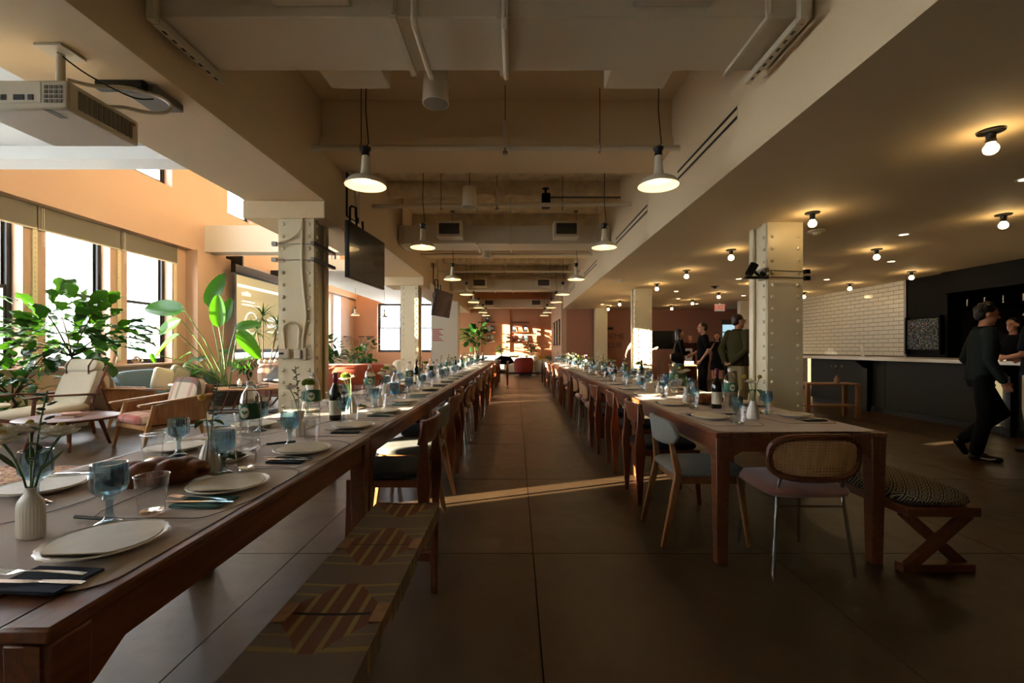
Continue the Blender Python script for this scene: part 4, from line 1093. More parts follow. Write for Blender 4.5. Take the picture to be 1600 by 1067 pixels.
centre('v0', c_-.0, 1.14, 'left', [(0, 3.3), (4, 1.2), (0, .1), (3, 1.0), (4, 4.0), (0, 2.4)], -.35)
centre('loaf', -1.235, 1.58, 'left', rz=.5)
centre('v1', -1.17, 1.74, 'left', [(2, 2.6), (3, .6)])
centre('greens', -1.21, 1.915, 'left')
centre('water', -1.22, 2.09, 'left', rz=0)
centre('v2', -1.17, 2.46, 'left', [(1, .2), (3, 2.8), (4, .9)])
centre('water', -1.24, 2.78, 'left', rz=.2)
centre('wine', -1.19, 3.0, 'left', rz=0)
centre('v1', -1.2, 3.32, 'left', [(0, 2.0), (4, .4), (1, 4)])
centre('greens', -1.24, 3.56, 'left'); centre('v1', -1.14, 3.75, 'left', [(0, 1.4), (0, 3.0), (4, .2)]); centre('water', -1.3, 4.05, 'left'); centre('seltzer', -1.12, 4.22, 'left', rz=0)
y = 4.5; seq = ['v1', 'loaf', 'water', 'v2', 'wine', 'v0', 'water', 'seltzer', 'v1', 'loaf', 'v2', 'water', 'v0', 'wine']; k = 0
while y < 17.6:
    kd = seq[k % len(seq)]; fl = []
    if kd[0] == 'v': fl = [(rt.choice((0, 4, 0, 1, 2, 3)), rt.uniform(0, 6.2)) for _ in range(3)] if y < 14 else [(rt.choice((0, 3, 4)), rt.uniform(0, 6.2)) for _ in range(2)]
    centre(kd, XL+rt.uniform(-.08, .1), y, 'left', fl); y += rt.uniform(.3, .42); k += 1
centre('v1', 1.585, 3.04, 'right', [(2, 2.2), (2, .4), (4, .8)])
centre('water', 1.59, 3.38, 'right', rz=0); centre('wine', 1.58, 3.58, 'right', rz=0); centre('loaf', 1.6, 3.85, 'right', rz=.15)
centre('v2', 1.5, 4.0, 'right', [(4, .3), (2, 2.5), (0, 1.2)]); centre('v1', 1.5, 4.75, 'right', [(3, 1.0)]); centre('water', 1.63, 4.7, 'right'); centre('seltzer', 1.45, 5.3, 'right', rz=.3)
y = 5.7; k = 3
while y < 17.2:
    kd = seq[k % len(seq)]; fl = []
    if kd[0] == 'v': fl = [(rt.choice((0, 4, 0, 1, 2, 3)), rt.uniform(0, 6.2)) for _ in range(3)] if y < 14 else [(rt.choice((0, 3, 4)), rt.uniform(0, 6.2)) for _ in range(2)]
    centre(kd, XRt+rt.uniform(-.1, .1), y, 'right', fl); y += rt.uniform(.3, .42); k += 1
# ------------------------------------------------------------------ hanging screens
def tv(lab, loc, rz, tilt):
    t = thing('television', lab, 'television', loc, rz)      # screen faces +X
    o = MB().box((0, 0, 0), (.05, 1.22, .69), (0, tilt, 0)).build('cabinet', M['blackm'], t, bev=.006)
    q = Euler((0, tilt, 0)).to_matrix()
    MB().box(q @ Vector((.026, 0, 0)), (.003, 1.19, .66), (0, tilt, 0)).build('screen', M['screenoff'], o)
    b = MB(); b.tube([(-.03, -.2, .18), (-.12, -.2, .22), (-.14, -.2, .3), (-.14, -.2, .62), (-.12, -.2, .64), (-.06, -.2, .62), (-.05, -.2, .345)], .016, 8); b.tube([(-.03, .2, .18), (-.12, .2, .2), (-.14, .2, .55)], .016, 8)
    b.build('mount_arm', M['blackm'], t)
    b = MB(); b.tube([(-.16, -.25, .5), (-.16, -.25, 1.05), (-.16, .1, 1.05), (-.16, .1, .5), (-.16, -.25, .5)], .014, 6); b.build('mount_frame', M['blackm'], t)
    MB().tube([(-.14, .0, .55), (-.14, 0, 1.2)], .03, 10).build('drop_pole', M['duct'], t)
    MB().bx(-.34, -.1, -.06, .06, 1.0, 1.12).build('girder_bracket', M['duct'], t)
    MB().tube([(-.05, -.45, .1), (-.09, -.45, .12), (-.09, -.45, .24), (-.05, -.45, .26)], .01, 6).build('cable_handle', M['blackm'], t)
    return t
tv('large black television hanging off the girder beside the nearest left column', (-2.0, 6.1, 2.43), R(-4), 0)
tv('tilted television hanging off the girder beyond the second left column', (-1.98, 12.3, 2.42), R(-12), R(10))
# ------------------------------------------------------------------ projector
t = thing('projector', 'off-white ceiling projector hanging at the top left', 'projector', (-2.5, 2.54, 2.56))
MB().bx(-.56, 0, 0, .48, 0, .165).build('casing', M['plastic_w'], t, bev=.014)
for k in range(12): MB().bx(.0, .003, .06+k*.031, .084+k*.031, .03, .135).build('vent_slot', M['plastic_g'], t)
MB().bx(-.545, -.15, -.003, .0, .035, .15).build('connector_panel', M['cream_label'], t)
for k, (x_, w_) in enumerate(((-.5, .05), (-.42, .03), (-.37, .03), (-.3, .06), (-.22, .03))): MB().bx(x_, x_+w_, -.006, -.003, .05, .08).build('socket', M['board'], t)
gm = MB().bx(-.009, .009, -.004, 0, -.009, .009).mesh('grille_hole', M['plastic_g'], False)
for i in range(4):
    for j in range(4): inst('grille_hole', gm, t, (-.12+i*.027, -.001, .045+j*.026))
MB().bx(.0, .002, .425, .45, .12, .14).build('sticker', mat('red_yellow_sticker', '#a8431f', .6), t)
MB().bx(-.14, -.1, .0, .1, -.002, 0).build('name_plate', M['plastic_g'], t)
MB().tube([(-.22, .18, .16), (-.22, .18, .42)], .022, 12).build('mount_pole', M['plastic_w'], t)
MB().bx(-.3, -.14, .1, .26, .425, .438).build('ceiling_plate', M['plastic_w'], t)
MB().tube(crv([(-.1, .3, .17), (.0, .36, .2), (.1, .42, .2), (.16, .5, .24), (.15, .56, .32), (.06, .54, .38), (-.04, .42, .36), (-.12, .3, .3), (-.2, .2, .28)]), .012, 8).build('cable', M['plastic_w'], t)
MB().tube(crv([(-.22, .16, .42), (-.12, .25, .34), (.0, .42, .3), (.08, .5, .33)]), .005, 6).build('cable', M['blackm'], t)
t = thing('network_box', 'small black network box fixed to the girder behind the projector', 'device', (-2.62, 3.0, 3.0))
MB().bx(-.16, .16, 0, .05, -.06, -.002).build('casing', M['blackm'], t, bev=.006); MB().bx(-.02, .2, .05, .32, -.06, -.004).build('receiver', M['plastic_g'], t, bev=.01)

# ------------------------------------------------------------------ bar and kitchen
t = thing('bar_counter', 'long bar with grey-green front and white stone top on the right', 'bar', (6.9, 4.2, 0))
for k in range(3): MB().bx(0, .03, k*2.15+.004, (k+1)*2.15-.004, .1, 1.0).build('front_panel', M['bar_front'], t, bev=.003)
MB().bx(.03, .75, 0, 6.45, .1, 1.0).build('carcass', M['bar_front'], t); MB().bx(.04, .7, 0, 6.45, 0, .1).build('plinth', M['board'], t)
MB().bx(-.35, .8, -.02, 6.5, 1.0, 1.055).build('stone_top', M['bar_top'], t, bev=.005)
for y_ in (2.1, 4.65):
    MB().prism([(-.3, 1.0), (.0, 1.0), (.0, .72), (-.1, .84), (-.18, .84)] if False else [(-.3, .998), (-.002, .998), (-.002, .78), (-.12, .84)], 'y', y_-.04, y_+.04).build('bracket', M['blackm'], t)
    MB().bx(-.11, -.03, y_-.05, y_+.05, 0, .84).build('post', M['blackm'], t)
cs = thing('sign_holder', 'small clear sign holder with printed card on the bar', 'sign', (6.85, 9.0, 1.055))
MB().box((0, 0, .11), (.004, .15, .22), (0, -.12, -.3)).build('card', mat('printed_card', '#d9d2c2', .5), cs); MB().bx(-.05, .05, -.07, .07, 0, .006).build('base', M['clear'], cs)
for k in range(6): MB().box((-.004, 0, .05+k*.022), (.002, .09-.02*(k % 2), .005), (0, -.12, -.3)).build('text_line', M['plastic_g'], cs)
cs['label'] = 'small printed card in a clear holder on the bar'
# kitchen behind
t = thing('range_hood', 'dark steel extractor hood in the kitchen', 'hood', (9.0, 7.2, 2.0))
b = MB(); b.rings([[(-.1, 0, .05), (1.4, 0, .05), (1.4, 2.8, .05), (-.1, 2.8, .05)], [(.0, .02, .2), (1.4, .02, .2), (1.4, 2.78, .2), (.0, 2.78, .2)], [(.2, .1, .72), (1.4, .1, .72), (1.4, 2.7, .72), (.2, 2.7, .72)]]); b.build('canopy', M['darksteel'], t)
for k in range(8): MB().bx(-.115, -.1, .1+k*.33, .12+k*.33, .06, .19).build('seam', M['steel'], t)
struct(MB().bx(8.72, 9.0, 9.2, 10.14, 0, ZR).build('wall_kitchen', mat('black_cladding', '#0b0806', .6, spec=.12), smooth=False), 'dark steel clad kitchen pier')
struct(MB().bx(8.6, 8.95, YN, 9.2, 2.32, ZR).build('trim_1', mat('black_cladding', '#0b0806', .6, spec=.12), smooth=False), 'dark bulkhead over the kitchen opening')
t = thing('spice_rack', 'dark panel dotted with small colourful pieces behind the bar', 'panel', (8.64, 9.27, 1.2))
def confetti():
    m, nt, b_ = _nt('confetti_panel'); N = nt.nodes; L = nt.links
    tc = N.new('ShaderNodeTexCoord'); v = N.new('ShaderNodeTexVoronoi'); v.inputs['Scale'].default_value = 38; L.new(tc.outputs['Object'], v.inputs[0])
    hs = N.new('ShaderNodeHueSaturation'); hs.inputs['Saturation'].default_value = .7; hs.inputs['Value'].default_value = .35; L.new(v.outputs['Color'], hs.inputs['Color'])
    gt = N.new('ShaderNodeMath'); gt.operation = 'LESS_THAN'; gt.inputs[1].default_value = .42; L.new(v.outputs['Distance'], gt.inputs[0])
    mx = N.new('ShaderNodeMix'); mx.data_type = 'RGBA'; L.new(gt.outputs[0], mx.inputs[0]); mx.inputs[6].default_value = srgb('#0d0a08'); L.new(hs.outputs[0], mx.inputs[7]); L.new(mx.outputs[2], b_.inputs['Base Color']); b_.inputs['Roughness'].default_value = .6
    return m
MB().bx(0, .05, 0, .8, 0, .65).build('board', confetti(), t); b = MB()
for y_ in (0, .8): MB().bx(-.02, .06, y_-.02, y_+.02, -.1, .7).build('upright', M['darksteel'], t)
t['label'] = 'dark panel dotted with small colourful pieces behind the bar'; t.name = 'dotted_panel'
t = thing('kitchen_counter', 'steel back counter in the dark kitchen', 'counter', (10.3, 4.0, 0))
MB().bx(0, .9, 0, 6, 0, .9).build('cabinet', M['darksteel'], t); MB().bx(-.03, .9, 0, 6, .9, .95).build('worktop', M['steel'], t, bev=.004)
t = thing('kitchen_shelf', 'steel shelf with dark jars on the kitchen wall', 'shelf', (10.9, 4.2, 1.7))
MB().bx(0, .38, 0, 4.5, 0, .03).build('board', M['steel'], t)
PJ = Proto(tag(MB().lathe([(0, 0), (.05, 0), (.055, .02), (.055, .12), (.04, .14), (.04, .16), (0, .16)], 14).build('storage_jar', mat('dark_jar', '#3a2c20', .3)), 'x', 'jar'))
for k in range(9): PJ.put((11.1, 4.5+k*.45, 1.73), 0, 'dark storage jar, %s along the kitchen shelf' % nth(k), 'jars on the kitchen shelf')
t = thing('console_table', 'low wooden console table behind the near right column', 'table', (5.05, 7.9, 0))
MB().bx(0, .95, 0, .38, .58, .61).build('top', M['oak'], t, bev=.004); MB().bx(.03, .92, .03, .35, .2, .225).build('shelf', M['oak'], t)
for x_ in (.04, .91):
    for y_ in (.03, .35): MB().bx(x_-.035, x_+.035, y_-.025, y_+.025, 0, .58).build('leg', M['oak'], t, bev=.004)
t = thing('dried_flower_vase', 'small clay vase with dried stems on the console table', 'vase', (5.66, 8.02, .61))
MB().lathe([(0, 0), (.035, 0), (.05, .04), (.04, .09), (.022, .12), (.026, .14), (.02, .14)], 18, cap=False).build('body', mat('clay', '#8a6a4d', .8), t)
for k in range(5):
    MB().tube([(0, 0, .1), (.03*math.cos(k*1.3), .03*math.sin(k*1.3), .2), (.08*math.cos(k*1.3), .08*math.sin(k*1.3), .3)], .003, 5).build('dried_stem', M['bark'], t)
    MB().ell((.08*math.cos(k*1.3), .08*math.sin(k*1.3), .3), (.012, .012, .02), 6, 5).build('seed_head', M['oak'], t)
# ------------------------------------------------------------------ terracotta wall: lettering, television, exit sign, small table
for body, z in (('THEME', 1.68), ('CLUB', 1.34)):
    o = inst('wall_letters', text_mesh(body, .3, M['letters'], .012), None, (3.76, YB-.02, z), (PI/2, 0, 0)); tag(o, 'bronze lettering reading %s on the terracotta wall' % body, 'lettering', 'wall lettering')
o = MB().box((3.62, YB-.03, 2.0), (.34, .04, .09)).build('wall_plaque', M['board'], bev=.03, seg=4); tag(o, 'small dark pill-shaped plaque above the wall lettering', 'plaque')
t = thing('wall_television', 'black television on the terracotta wall', 'television', (5.9, YB-.05, 1.55))
MB().bx(-.58, .58, 0, .045, -.35, .35).build('cabinet', M['blackm'], t, bev=.006); MB().bx(-.56, .56, -.003, -.0005, -.33, .33).build('screen', M['screenoff'], t)
t = thing('exit_sign', 'illuminated EXIT sign with red letters on the ceiling', 'sign', (6.9, 15.4, 2.6))
MB().bx(-.17, .17, -.02, .03, -.12, .12).build('housing', M['exit_face'], t, bev=.006)
inst('exit_letters', text_mesh('EXIT', .2, M['red_exit'], .003), t, (0, -.024, 0), (PI/2, 0, 0)); MB().bx(-.03, .03, 0, .02, .121, .15).build('stem', M['exit_face'], t)
t = thing('side_table', 'small honey-coloured table by the terracotta wall', 'table', (5.35, 14.2, 0))
MB().bx(-.5, .5, -.3, .3, .68, .72).build('top', M['ash'], t, bev=.004)
for x_ in (-.45, .45):
    for y_ in (-.25, .25): MB().bx(x_-.03, x_+.03, y_-.03, y_+.03, 0, .68).build('leg', M['ash'], t)
t = thing('menu_stand', 'black sign board standing on the honey-coloured table', 'sign', (5.4, 14.2, .72)); MB().bx(-.1, .1, -.01, .01, .1, .5).build('board', M['board'], t); MB().bx(-.13, .13, -.05, .05, 0, .1).build('base', M['ceramic'], t)
# ceiling bits: smoke detector, dome camera, vent
for x_, y_, lab in ((2.35, 10.2, 'square cream ceiling sensor near the soffit edge'), (4.9, 11.2, 'small dark dome camera under the right ceiling'), (3.9, 5.9, 'flat round ceiling speaker by the near right column')):
    t = thing('ceiling_device', lab, 'device', (x_, y_, ZR))
    MB().lathe([(0, 0), (.1, 0), (.1, -.012), (.06, -.02), (0, -.02)], 20).build('base', M['blackm'] if 'dome' in lab else M['lamp_in'], t); MB().lathe([(.05, -.02), (.04, -.05), (0, -.06)], 16).build('dome', M['blackm'] if 'dome' in lab else M['lamp_in'], t)
# gate valve assembly on the soffit
t = thing('valve_pipes', 'grey valve pipework above the second right pendant', 'pipe', (.9, 7.95, 3.72))
for z_ in (0, .14): MB().tube([(-.35, 0, z_), (.93, 0, z_)], .018, 8).build('pipe', M['plastic_g'], t)
MB().bx(-.45, -.3, -.08, .08, -.05, .2).build('valve_body', M['darksteel'], t, bev=.02); MB().tube([(-.38, 0, .2), (-.38, 0, .3)], .02, 8).build('valve_stem', M['darksteel'], t)
MB().lathe([(.05, 0), (.065, .01), (.05, .02)], 14, (-.38, 0, .28)).build('handwheel', M['darksteel'], t)

# ------------------------------------------------------------------ projection screen in the lounge
t = thing('projection_screen', 'large projection screen showing pale slides in front of a lounge window', 'screen', (-7.62, 12.35, 0))
MB().bx(-.06, .08, -.1, 3.0, 3.27, 3.5).build('housing', M['blackm'], t, bev=.01)
MB().bx(-.002, .002, .0, 2.9, 1.14, 3.28).build('border', M['black'], t)
for y_ in (.3, 2.6): MB().bx(-.43, .04, y_-.03, y_+.03, 3.5, 3.78).build('bracket', M['blackm'], t)
sc = MB().bx(.0025, .004, .06, 2.84, 1.2, 3.24).build('picture', mat('projected_image', '#d2c79e', .8, emit='#b9ad80', estr=.12), t)
MB().bx(-.02, .02, -.02, 2.92, 1.1, 1.14).build('bottom_bar', M['blackm'], t)
txm = mat('projected_text', '#f2efe4', .8, emit='#f2efe4', estr=.35)
MB().bx(.0045, .005, .1, 2.8, 2.92, 3.0).build('slide_band', txm, sc)
for body, size, y_, z_ in (('tech', .2, .62, 2.72), ('Good evening', .1, .58, 2.52), ('welcome to the dinner', .09, .75, 2.4), ('design', .2, 2.0, 2.05), ('conference', .18, 2.1, 1.85)):
    pass
for k, (y0, y1, z_, h_) in enumerate(((.3, .75, 2.7, .13), (.3, .95, 2.52, .05), (.3, 1.2, 2.43, .05), (1.6, 2.3, 2.05, .14), (1.6, 2.5, 1.85, .14), (1.6, 2.4, 1.7, .06))): 
    b = MB(); n = max(3, int((y1-y0)/(h_*.75)))
    for q in range(n): b.bx(.0045, .005, y0+(y1-y0)*q/n, y0+(y1-y0)*(q+.72)/n, z_, z_+h_*(.7+.3*((q*7) % 3)/2))
    b.build('slide_text', txm, sc)
for yc, zc, r_ in ((.75, 1.95, .3), (.62, 1.45, .18)): MB().tube([(.005, yc+r_*math.cos(2*PI*k/28), zc+r_*math.sin(2*PI*k/28)) for k in range(29)], .02, 5).build('slide_logo', txm, sc)

# ------------------------------------------------------------------ lounge furniture
def plaid(name, base, a_, b2, sc_=7):
    m, nt, b_ = _nt(name); N = nt.nodes; L = nt.links
    tc = N.new('ShaderNodeTexCoord'); sx = N.new('ShaderNodeSeparateXYZ'); L.new(tc.outputs['Object'], sx.inputs[0]); cur = None
    cs_ = srgb(base)
    for ax, ph, wd, col, fc in ((1, .0, .22, a_, .75), (1, .4, .12, b2, .8), (2, .1, .2, a_, .45), (0, .25, .12, b2, .5), (0, .6, .16, a_, .45)):
        ad = N.new('ShaderNodeMath'); ad.operation = 'MULTIPLY_ADD'; ad.inputs[1].default_value = sc_/3; ad.inputs[2].default_value = ph; L.new(sx.outputs[ax], ad.inputs[0])
        fr = N.new('ShaderNodeMath'); fr.operation = 'FRACT'; L.new(ad.outputs[0], fr.inputs[0])
        lt = N.new('ShaderNodeMath'); lt.operation = 'LESS_THAN'; lt.inputs[1].default_value = wd; L.new(fr.outputs[0], lt.inputs[0])
        ml = N.new('ShaderNodeMath'); ml.operation = 'MULTIPLY'; ml.inputs[1].default_value = fc; L.new(lt.outputs[0], ml.inputs[0])
        mx = N.new('ShaderNodeMix'); mx.data_type = 'RGBA'; L.new(ml.outputs[0], mx.inputs[0]); mx.inputs[7].default_value = srgb(col)
        if cur is None: mx.inputs[6].default_value = cs_
        else: L.new(cur, mx.inputs[6])
        cur = mx.outputs[2]
    L.new(cur, b_.inputs['Base Color']); b_.inputs['Roughness'].default_value = .95
    return m
M['plaid'] = plaid('plaid_wool', '#c9b9a4', '#9a3f3c', '#4a4440'); M['stripe'] = plaid('green_stripe_fabric', '#54685c', '#8a9080', '#b0a878', 14)
M['bw'] = plaid('black_white_weave', '#c0b8a8', '#1c1c20', '#1c1c20', 60)
# white lounge chair (faces +X-ish/left-front): local faces -Y
t = thing('lounge_chair', 'cream cushioned lounge chair with dark wooden arms and headrest', 'chair', (-6.5, 6.35, 0), R(-14))
for s_ in (-1, 1):
    x_ = s_*.37
    MB().tube([(x_, -.42, 0), (x_, -.4, .3), (x_, -.38, .56)], .022, 8).build('leg', M['walnut'], t)
    MB().tube([(x_, .3, 0), (x_, .26, .3), (x_, .3, .56), (x_, .48, .98)], [.02, .024, .022, .018], 8).build('leg', M['walnut'], t)
    b = MB(); b.rings([[(x_+sx*.035, y, z+dz) for sx, dz in ((-1, -.014), (1, -.014), (1, .014), (-1, .014))] for y, z in ((-.44, .575), (-.2, .59), (.1, .575), (.36, .57))]); b.build('arm', M['walnut'], t, bev=.008)
    MB().bar((x_, -.4, .27), (x_, .3, .22), .03, .06, None, None, (0, 0, 1)).build('seat_rail', M['walnut'], t, bev=.005)
MB().bar((-.37, -.4, .27), (.37, -.4, .27), .03, .06).build('front_rail', M['walnut'], t, bev=.005)
MB().cushion((0, -.06, .36), (.68, .76, .14), .3, rot=(R(5), 0, 0)).build('seat_cushion', M['creamfab'], t)
MB().cushion((0, .34, .66), (.68, .15, .62), .3, rot=(R(-20), 0, 0)).build('back_cushion', M['creamfab'], t)
o = MB().cushion((0, .41, .96), (.64, .15, .2), .4, rot=(R(-20), 0, 0)).build('headrest', M['creamfab'], t)
strap = mat('leather_strap', '#5a2f1c', .5)
for x_ in (-.22, .22): MB().tube([(x_, .325, .85), (x_, .325, .97), (x_, .38, 1.06), (x_, .46, 1.06)], .012, 6).build('leather_strap', strap, o)
def block_chair(lab, loc, rz):
    t = thing('cane_armchair', lab, 'chair', loc, rz)            # faces -Y
    for s_ in (-1, 1):
        x_ = s_*.36
        MB().bar((x_, -.36, .0), (x_, -.3, .3), .03, .03, .045, .05, (0, 1, 0)).build('leg', M['ash'], t, bev=.004)
        MB().bar((x_, -.3, .28), (x_, -.24, .54), .04, .045, .035, .04, (0, 1, 0)).build('arm_post', M['ash'], t, bev=.004)
        MB().bar((x_, .34, 0), (x_, .26, .3), .03, .03, .045, .05, (0, 1, 0)).build('leg', M['ash'], t, bev=.004)
        MB().prism([(-.27, .3), (.3, .3), (.42, .62), (-.22, .54)], 'x', x_-.014, x_+.014).build('side_panel', M['oak'], t)
        b = MB(); b.bar((x_, -.4, .545), (x_, .42, .62), .075, .025); b.build('arm', M['ash'], t, bev=.006)
    MB().bx(-.36, .36, -.34, -.3, .25, .3).build('front_rail', M['ash'], t, bev=.004); MB().bx(-.34, .34, -.3, .3, .25, .28).build('seat_base', M['oak'], t)
    MB().box((0, .38, .52), (.7, .03, .46), (R(-16), 0, 0)).build('back_panel', M['oak'], t)
    MB().cushion((0, -.05, .355), (.66, .66, .14), .28).build('seat_cushion', M['plaid'], t)
    MB().cushion((0, .28, .6), (.64, .15, .48), .3, rot=(R(-16), 0, 0)).build('back_cushion', M['plaid'], t)
    return t
block_chair('plaid cushioned wooden armchair facing the round coffee table', (-4.55, 5.85, 0), R(-28))
block_chair('plaid cushioned wooden armchair turned away, between the lounge chair and sofa', (-6.3, 7.35, 0), R(150))
t = thing('round_coffee_table', 'low round wooden coffee table with books on it', 'table', (-5.5, 5.6, 0))
MB().lathe([(0, .35), (.46, .35), (.49, .365), (.49, .38), (.46, .39), (0, .39)], 40).build('top', M['walnut'], t)
for k in range(4):
    a_ = PI/4+k*PI/2; MB().tube([(.38*math.cos(a_), .38*math.sin(a_), 0), (.28*math.cos(a_), .28*math.sin(a_), .35)], [.016, .028], 8).build('leg', M['walnut'], t)
def book(lab, loc, rz, d, col, grp=None):
    t = thing('book', lab, 'book', loc, rz, grp)
    w, h_, th_ = d
    MB().bx(-w/2+.004, w/2-.004, -h_/2+.004, h_/2-.004, .003, th_-.003).build('pages', M['cream_label'], t)
    m = mat('cover_'+col.strip('#'), col, .5)
    b = MB(); b.bx(-w/2, w/2, -h_/2, h_/2, 0, .003); b.bx(-w/2, w/2, -h_/2, h_/2, th_-.003, th_); b.bx(-w/2, -w/2+.003, -h_/2, h_/2, .003, th_-.003); b.build('cover', m, t)
    return t
book('red covered book lying on the round coffee table', (-5.45, 5.58, .39), .3, (.2, .27, .025), '#8a2f2a'); book('orange brown book stacked on the red book', (-5.45, 5.58, .415), .8, (.17, .23, .02), '#9c5a34')
def pedestal(lab, loc, r_, h_, m='ceramic'):
    t = thing('pedestal_table', lab, 'table', loc)
    MB().lathe([(0, h_-.035), (r_-.02, h_-.035), (r_, h_-.025), (r_, h_-.008), (r_-.01, h_), (0, h_)], 32).build('top', M[m], t); MB().lathe([(0, 0), (r_*.75, 0), (r_*.7, .02), (r_*.45, h_*.3), (r_*.42, h_*.7), (r_*.6, h_-.03), (0, h_-.03)], 28).build('base', M[m], t)
    return t
pedestal('white round side table at the left edge beside the lounge chair', (-6.55, 5.5, 0), .3, .53)
pedestal('white pedestal side table behind the plaid armchair', (-5.42, 7.75, .012), .27, .52)
pedestal('white round side table in front of the blue sofa', (-6.2, 8.6, 0), .3, .56)
# sofa along the window wall
t = thing('sofa', 'curved slate blue sofa under the lounge windows', 'sofa', (-7.25, 9.4, 0), 0)
MB().cushion((0, 0, .25), (.9, 2.7, .36), .3).build('seat', M['bluefab'], t)
b = MB(); rs = []
for k in range(19):
    v = k/18; yy = -1.4+2.8*v; bend = abs(2*v-1)**4; xx = -.34+.55*bend; hh = .80-.13*abs(2*v-1)**3
    rs.append([(xx+dx*.12, yy*(1-.03*bend), z) for dx, z in ((-1, .1), (1, .1), (1.1, hh-.12), (.6, hh), (-.6, hh), (-1.1, hh-.12))])
b.rings(rs); b.build('backrest', M['bluefab'], t, sub=1)
for x_ in (-.35, .35):
    for y_ in (-1.2, 1.2): MB().tube([(x_, y_, 0), (x_, y_, .1)], .025, 8).build('foot', M['walnut'], t)
def pillow(lab, loc, rot, d, m):
    o = MB().cushion((0, 0, 0), d, .75).build('cushion', M[m], None, loc, rot, angle=180); return tag(o, lab, 'cushion', 'sofa cushions')
pillow('green striped cushion on the blue sofa', (-7.05, 9.9, .64), (R(90), R(20), R(70)), (.48, .48, .15), 'stripe')
pillow('black and white woven cushion on the blue sofa', (-7.0, 9.45, .62), (R(90), R(25), R(80)), (.46, .46, .15), 'bw')
pillow('cream cushion on the blue sofa', (-6.95, 8.95, .61), (R(90), R(15), R(85)), (.45, .45, .15), 'creamfab')
# frame and bowl on the ledge
t = thing('photo_frame', 'small framed picture leaning on the window ledge', 'picture', (-8.14, 9.3, .905), R(-50))
MB().box((0, 0, .14), (.24, .02, .28), (R(-12), 0, 0)).build('frame', M['cream_label'], t); MB().box((0, -.012, .14), (.17, .006, .21), (R(-12), 0, 0)).build('mount', M['ceramic'], t); MB().box((0, -.017, .14), (.08, .004, .08), (R(-12), 0, 0)).build('print', mat('orange_picture', '#b06a34', .6), t)
t = thing('wire_bowl', 'woven decorative bowl on the window ledge', 'bowl', (-8.12, 9.75, .89))
for k in range(5): MB().tube([(.02*math.cos(k), .15*math.cos(2*PI*j/20)*math.cos(k*.5), .07+.06*math.sin(2*PI*j/20)+.01*k) for j in range(21)], .008, 6).build('hoop', M['ash'], t)
# rugs
def rugmat(name, a_, b2, sc_):
    m, nt, b_ = _nt(name); N = nt.nodes; L = nt.links
    tc = N.new('ShaderNodeTexCoord'); mp = N.new('ShaderNodeMapping'); mp.inputs['Scale'].default_value = (sc_, sc_*2.5, 1); L.new(tc.outputs['Object'], mp.inputs[0])
    v = N.new('ShaderNodeTexVoronoi'); v.distance = 'MANHATTAN'; v.inputs['Scale'].default_value = 1; L.new(mp.outputs[0], v.inputs[0])
    gt = N.new('ShaderNodeMath'); gt.operation = 'GREATER_THAN'; gt.inputs[1].default_value = .62; L.new(v.outputs['Distance'], gt.inputs[0])
    mx = N.new('ShaderNodeMix'); mx.data_type = 'RGBA'; L.new(gt.outputs[0], mx.inputs[0]); mx.inputs[6].default_value = srgb(a_); mx.inputs[7].default_value = srgb(b2); L.new(mx.outputs[2], b_.inputs['Base Color']); b_.inputs['Roughness'].default_value = 1
    return m
def rug(lab, x0, x1, y0, y1, m):
    t = thing('rug', lab, 'rug', ((x0+x1)/2, (y0+y1)/2, 0)); w, d = (x1-x0)/2, (y1-y0)/2
    MB().bx(-w, w, -d, d, .001, .012).build('pile', m, t, bev=.003); b = MB()
    for k in range(int(2*d/.05)): b.bx(w, w+.06, -d+k*.05, -d+k*.05+.02, .001, .006)
    o = b.build('fringe', M['creamfab'], t); o['kind'] = 'stuff'
    return t
rug('red and cream patterned rug left of the near table', -6.2, -2.75, 3.0, 4.7, rugmat('red_cream_rug', '#5e1219', '#a88a70', 16))
rug('blue and cream rug under the bent-leg table', -5.9, -3.6, 7.1, 9.3, rugmat('blue_cream_rug', '#8d8b84', '#5d7486', 5))
# bentwood bench table with tray
t = thing('bentwood_table', 'low wooden table on curved sled legs', 'table', (-5.2, 8.7, .012), R(8))
MB().cushion((0, 0, .44), (1.35, .65, .05), .3).build('top', M['oak'], t)
for y_ in (-.24, .24):
    MB().tube([(-.62, y_, .42), (-.68, y_, .25), (-.75, y_, .0+.012), (-.5, y_, .012), (.2, y_, .02), (.42, y_, .1), (.55, y_, .26), (.58, y_, .42)], .018, 8).build('sled_leg', M['walnut'], t)
    MB().tube([(-.3, y_, .02), (-.15, y_, .42)], .014, 8).build('brace', M['walnut'], t); MB().tube([(.15, y_, .02), (.15, y_, .42)], .014, 8).build('brace', M['walnut'], t)
t2 = thing('serving_tray', 'dark metal tray on the low sled-leg table', 'tray', (-5.1, 8.7, .478))
MB().bx(-.28, .28, -.18, .18, 0, .008).build('base', M['darksteel'], t2); MB().tube([(-.28, -.18, .05), (.28, -.18, .05), (.28, .18, .05), (-.28, .18, .05), (-.28, -.18, .05)], .006, 6).build('rail', M['darksteel'], t2)
for x_, y_ in ((-.27, -.17), (.27, -.17), (.27, .17), (-.27, .17)): MB().tube([(x_, y_, 0), (x_, y_, .05)], .005, 6).build('rail_post', M['darksteel'], t2)
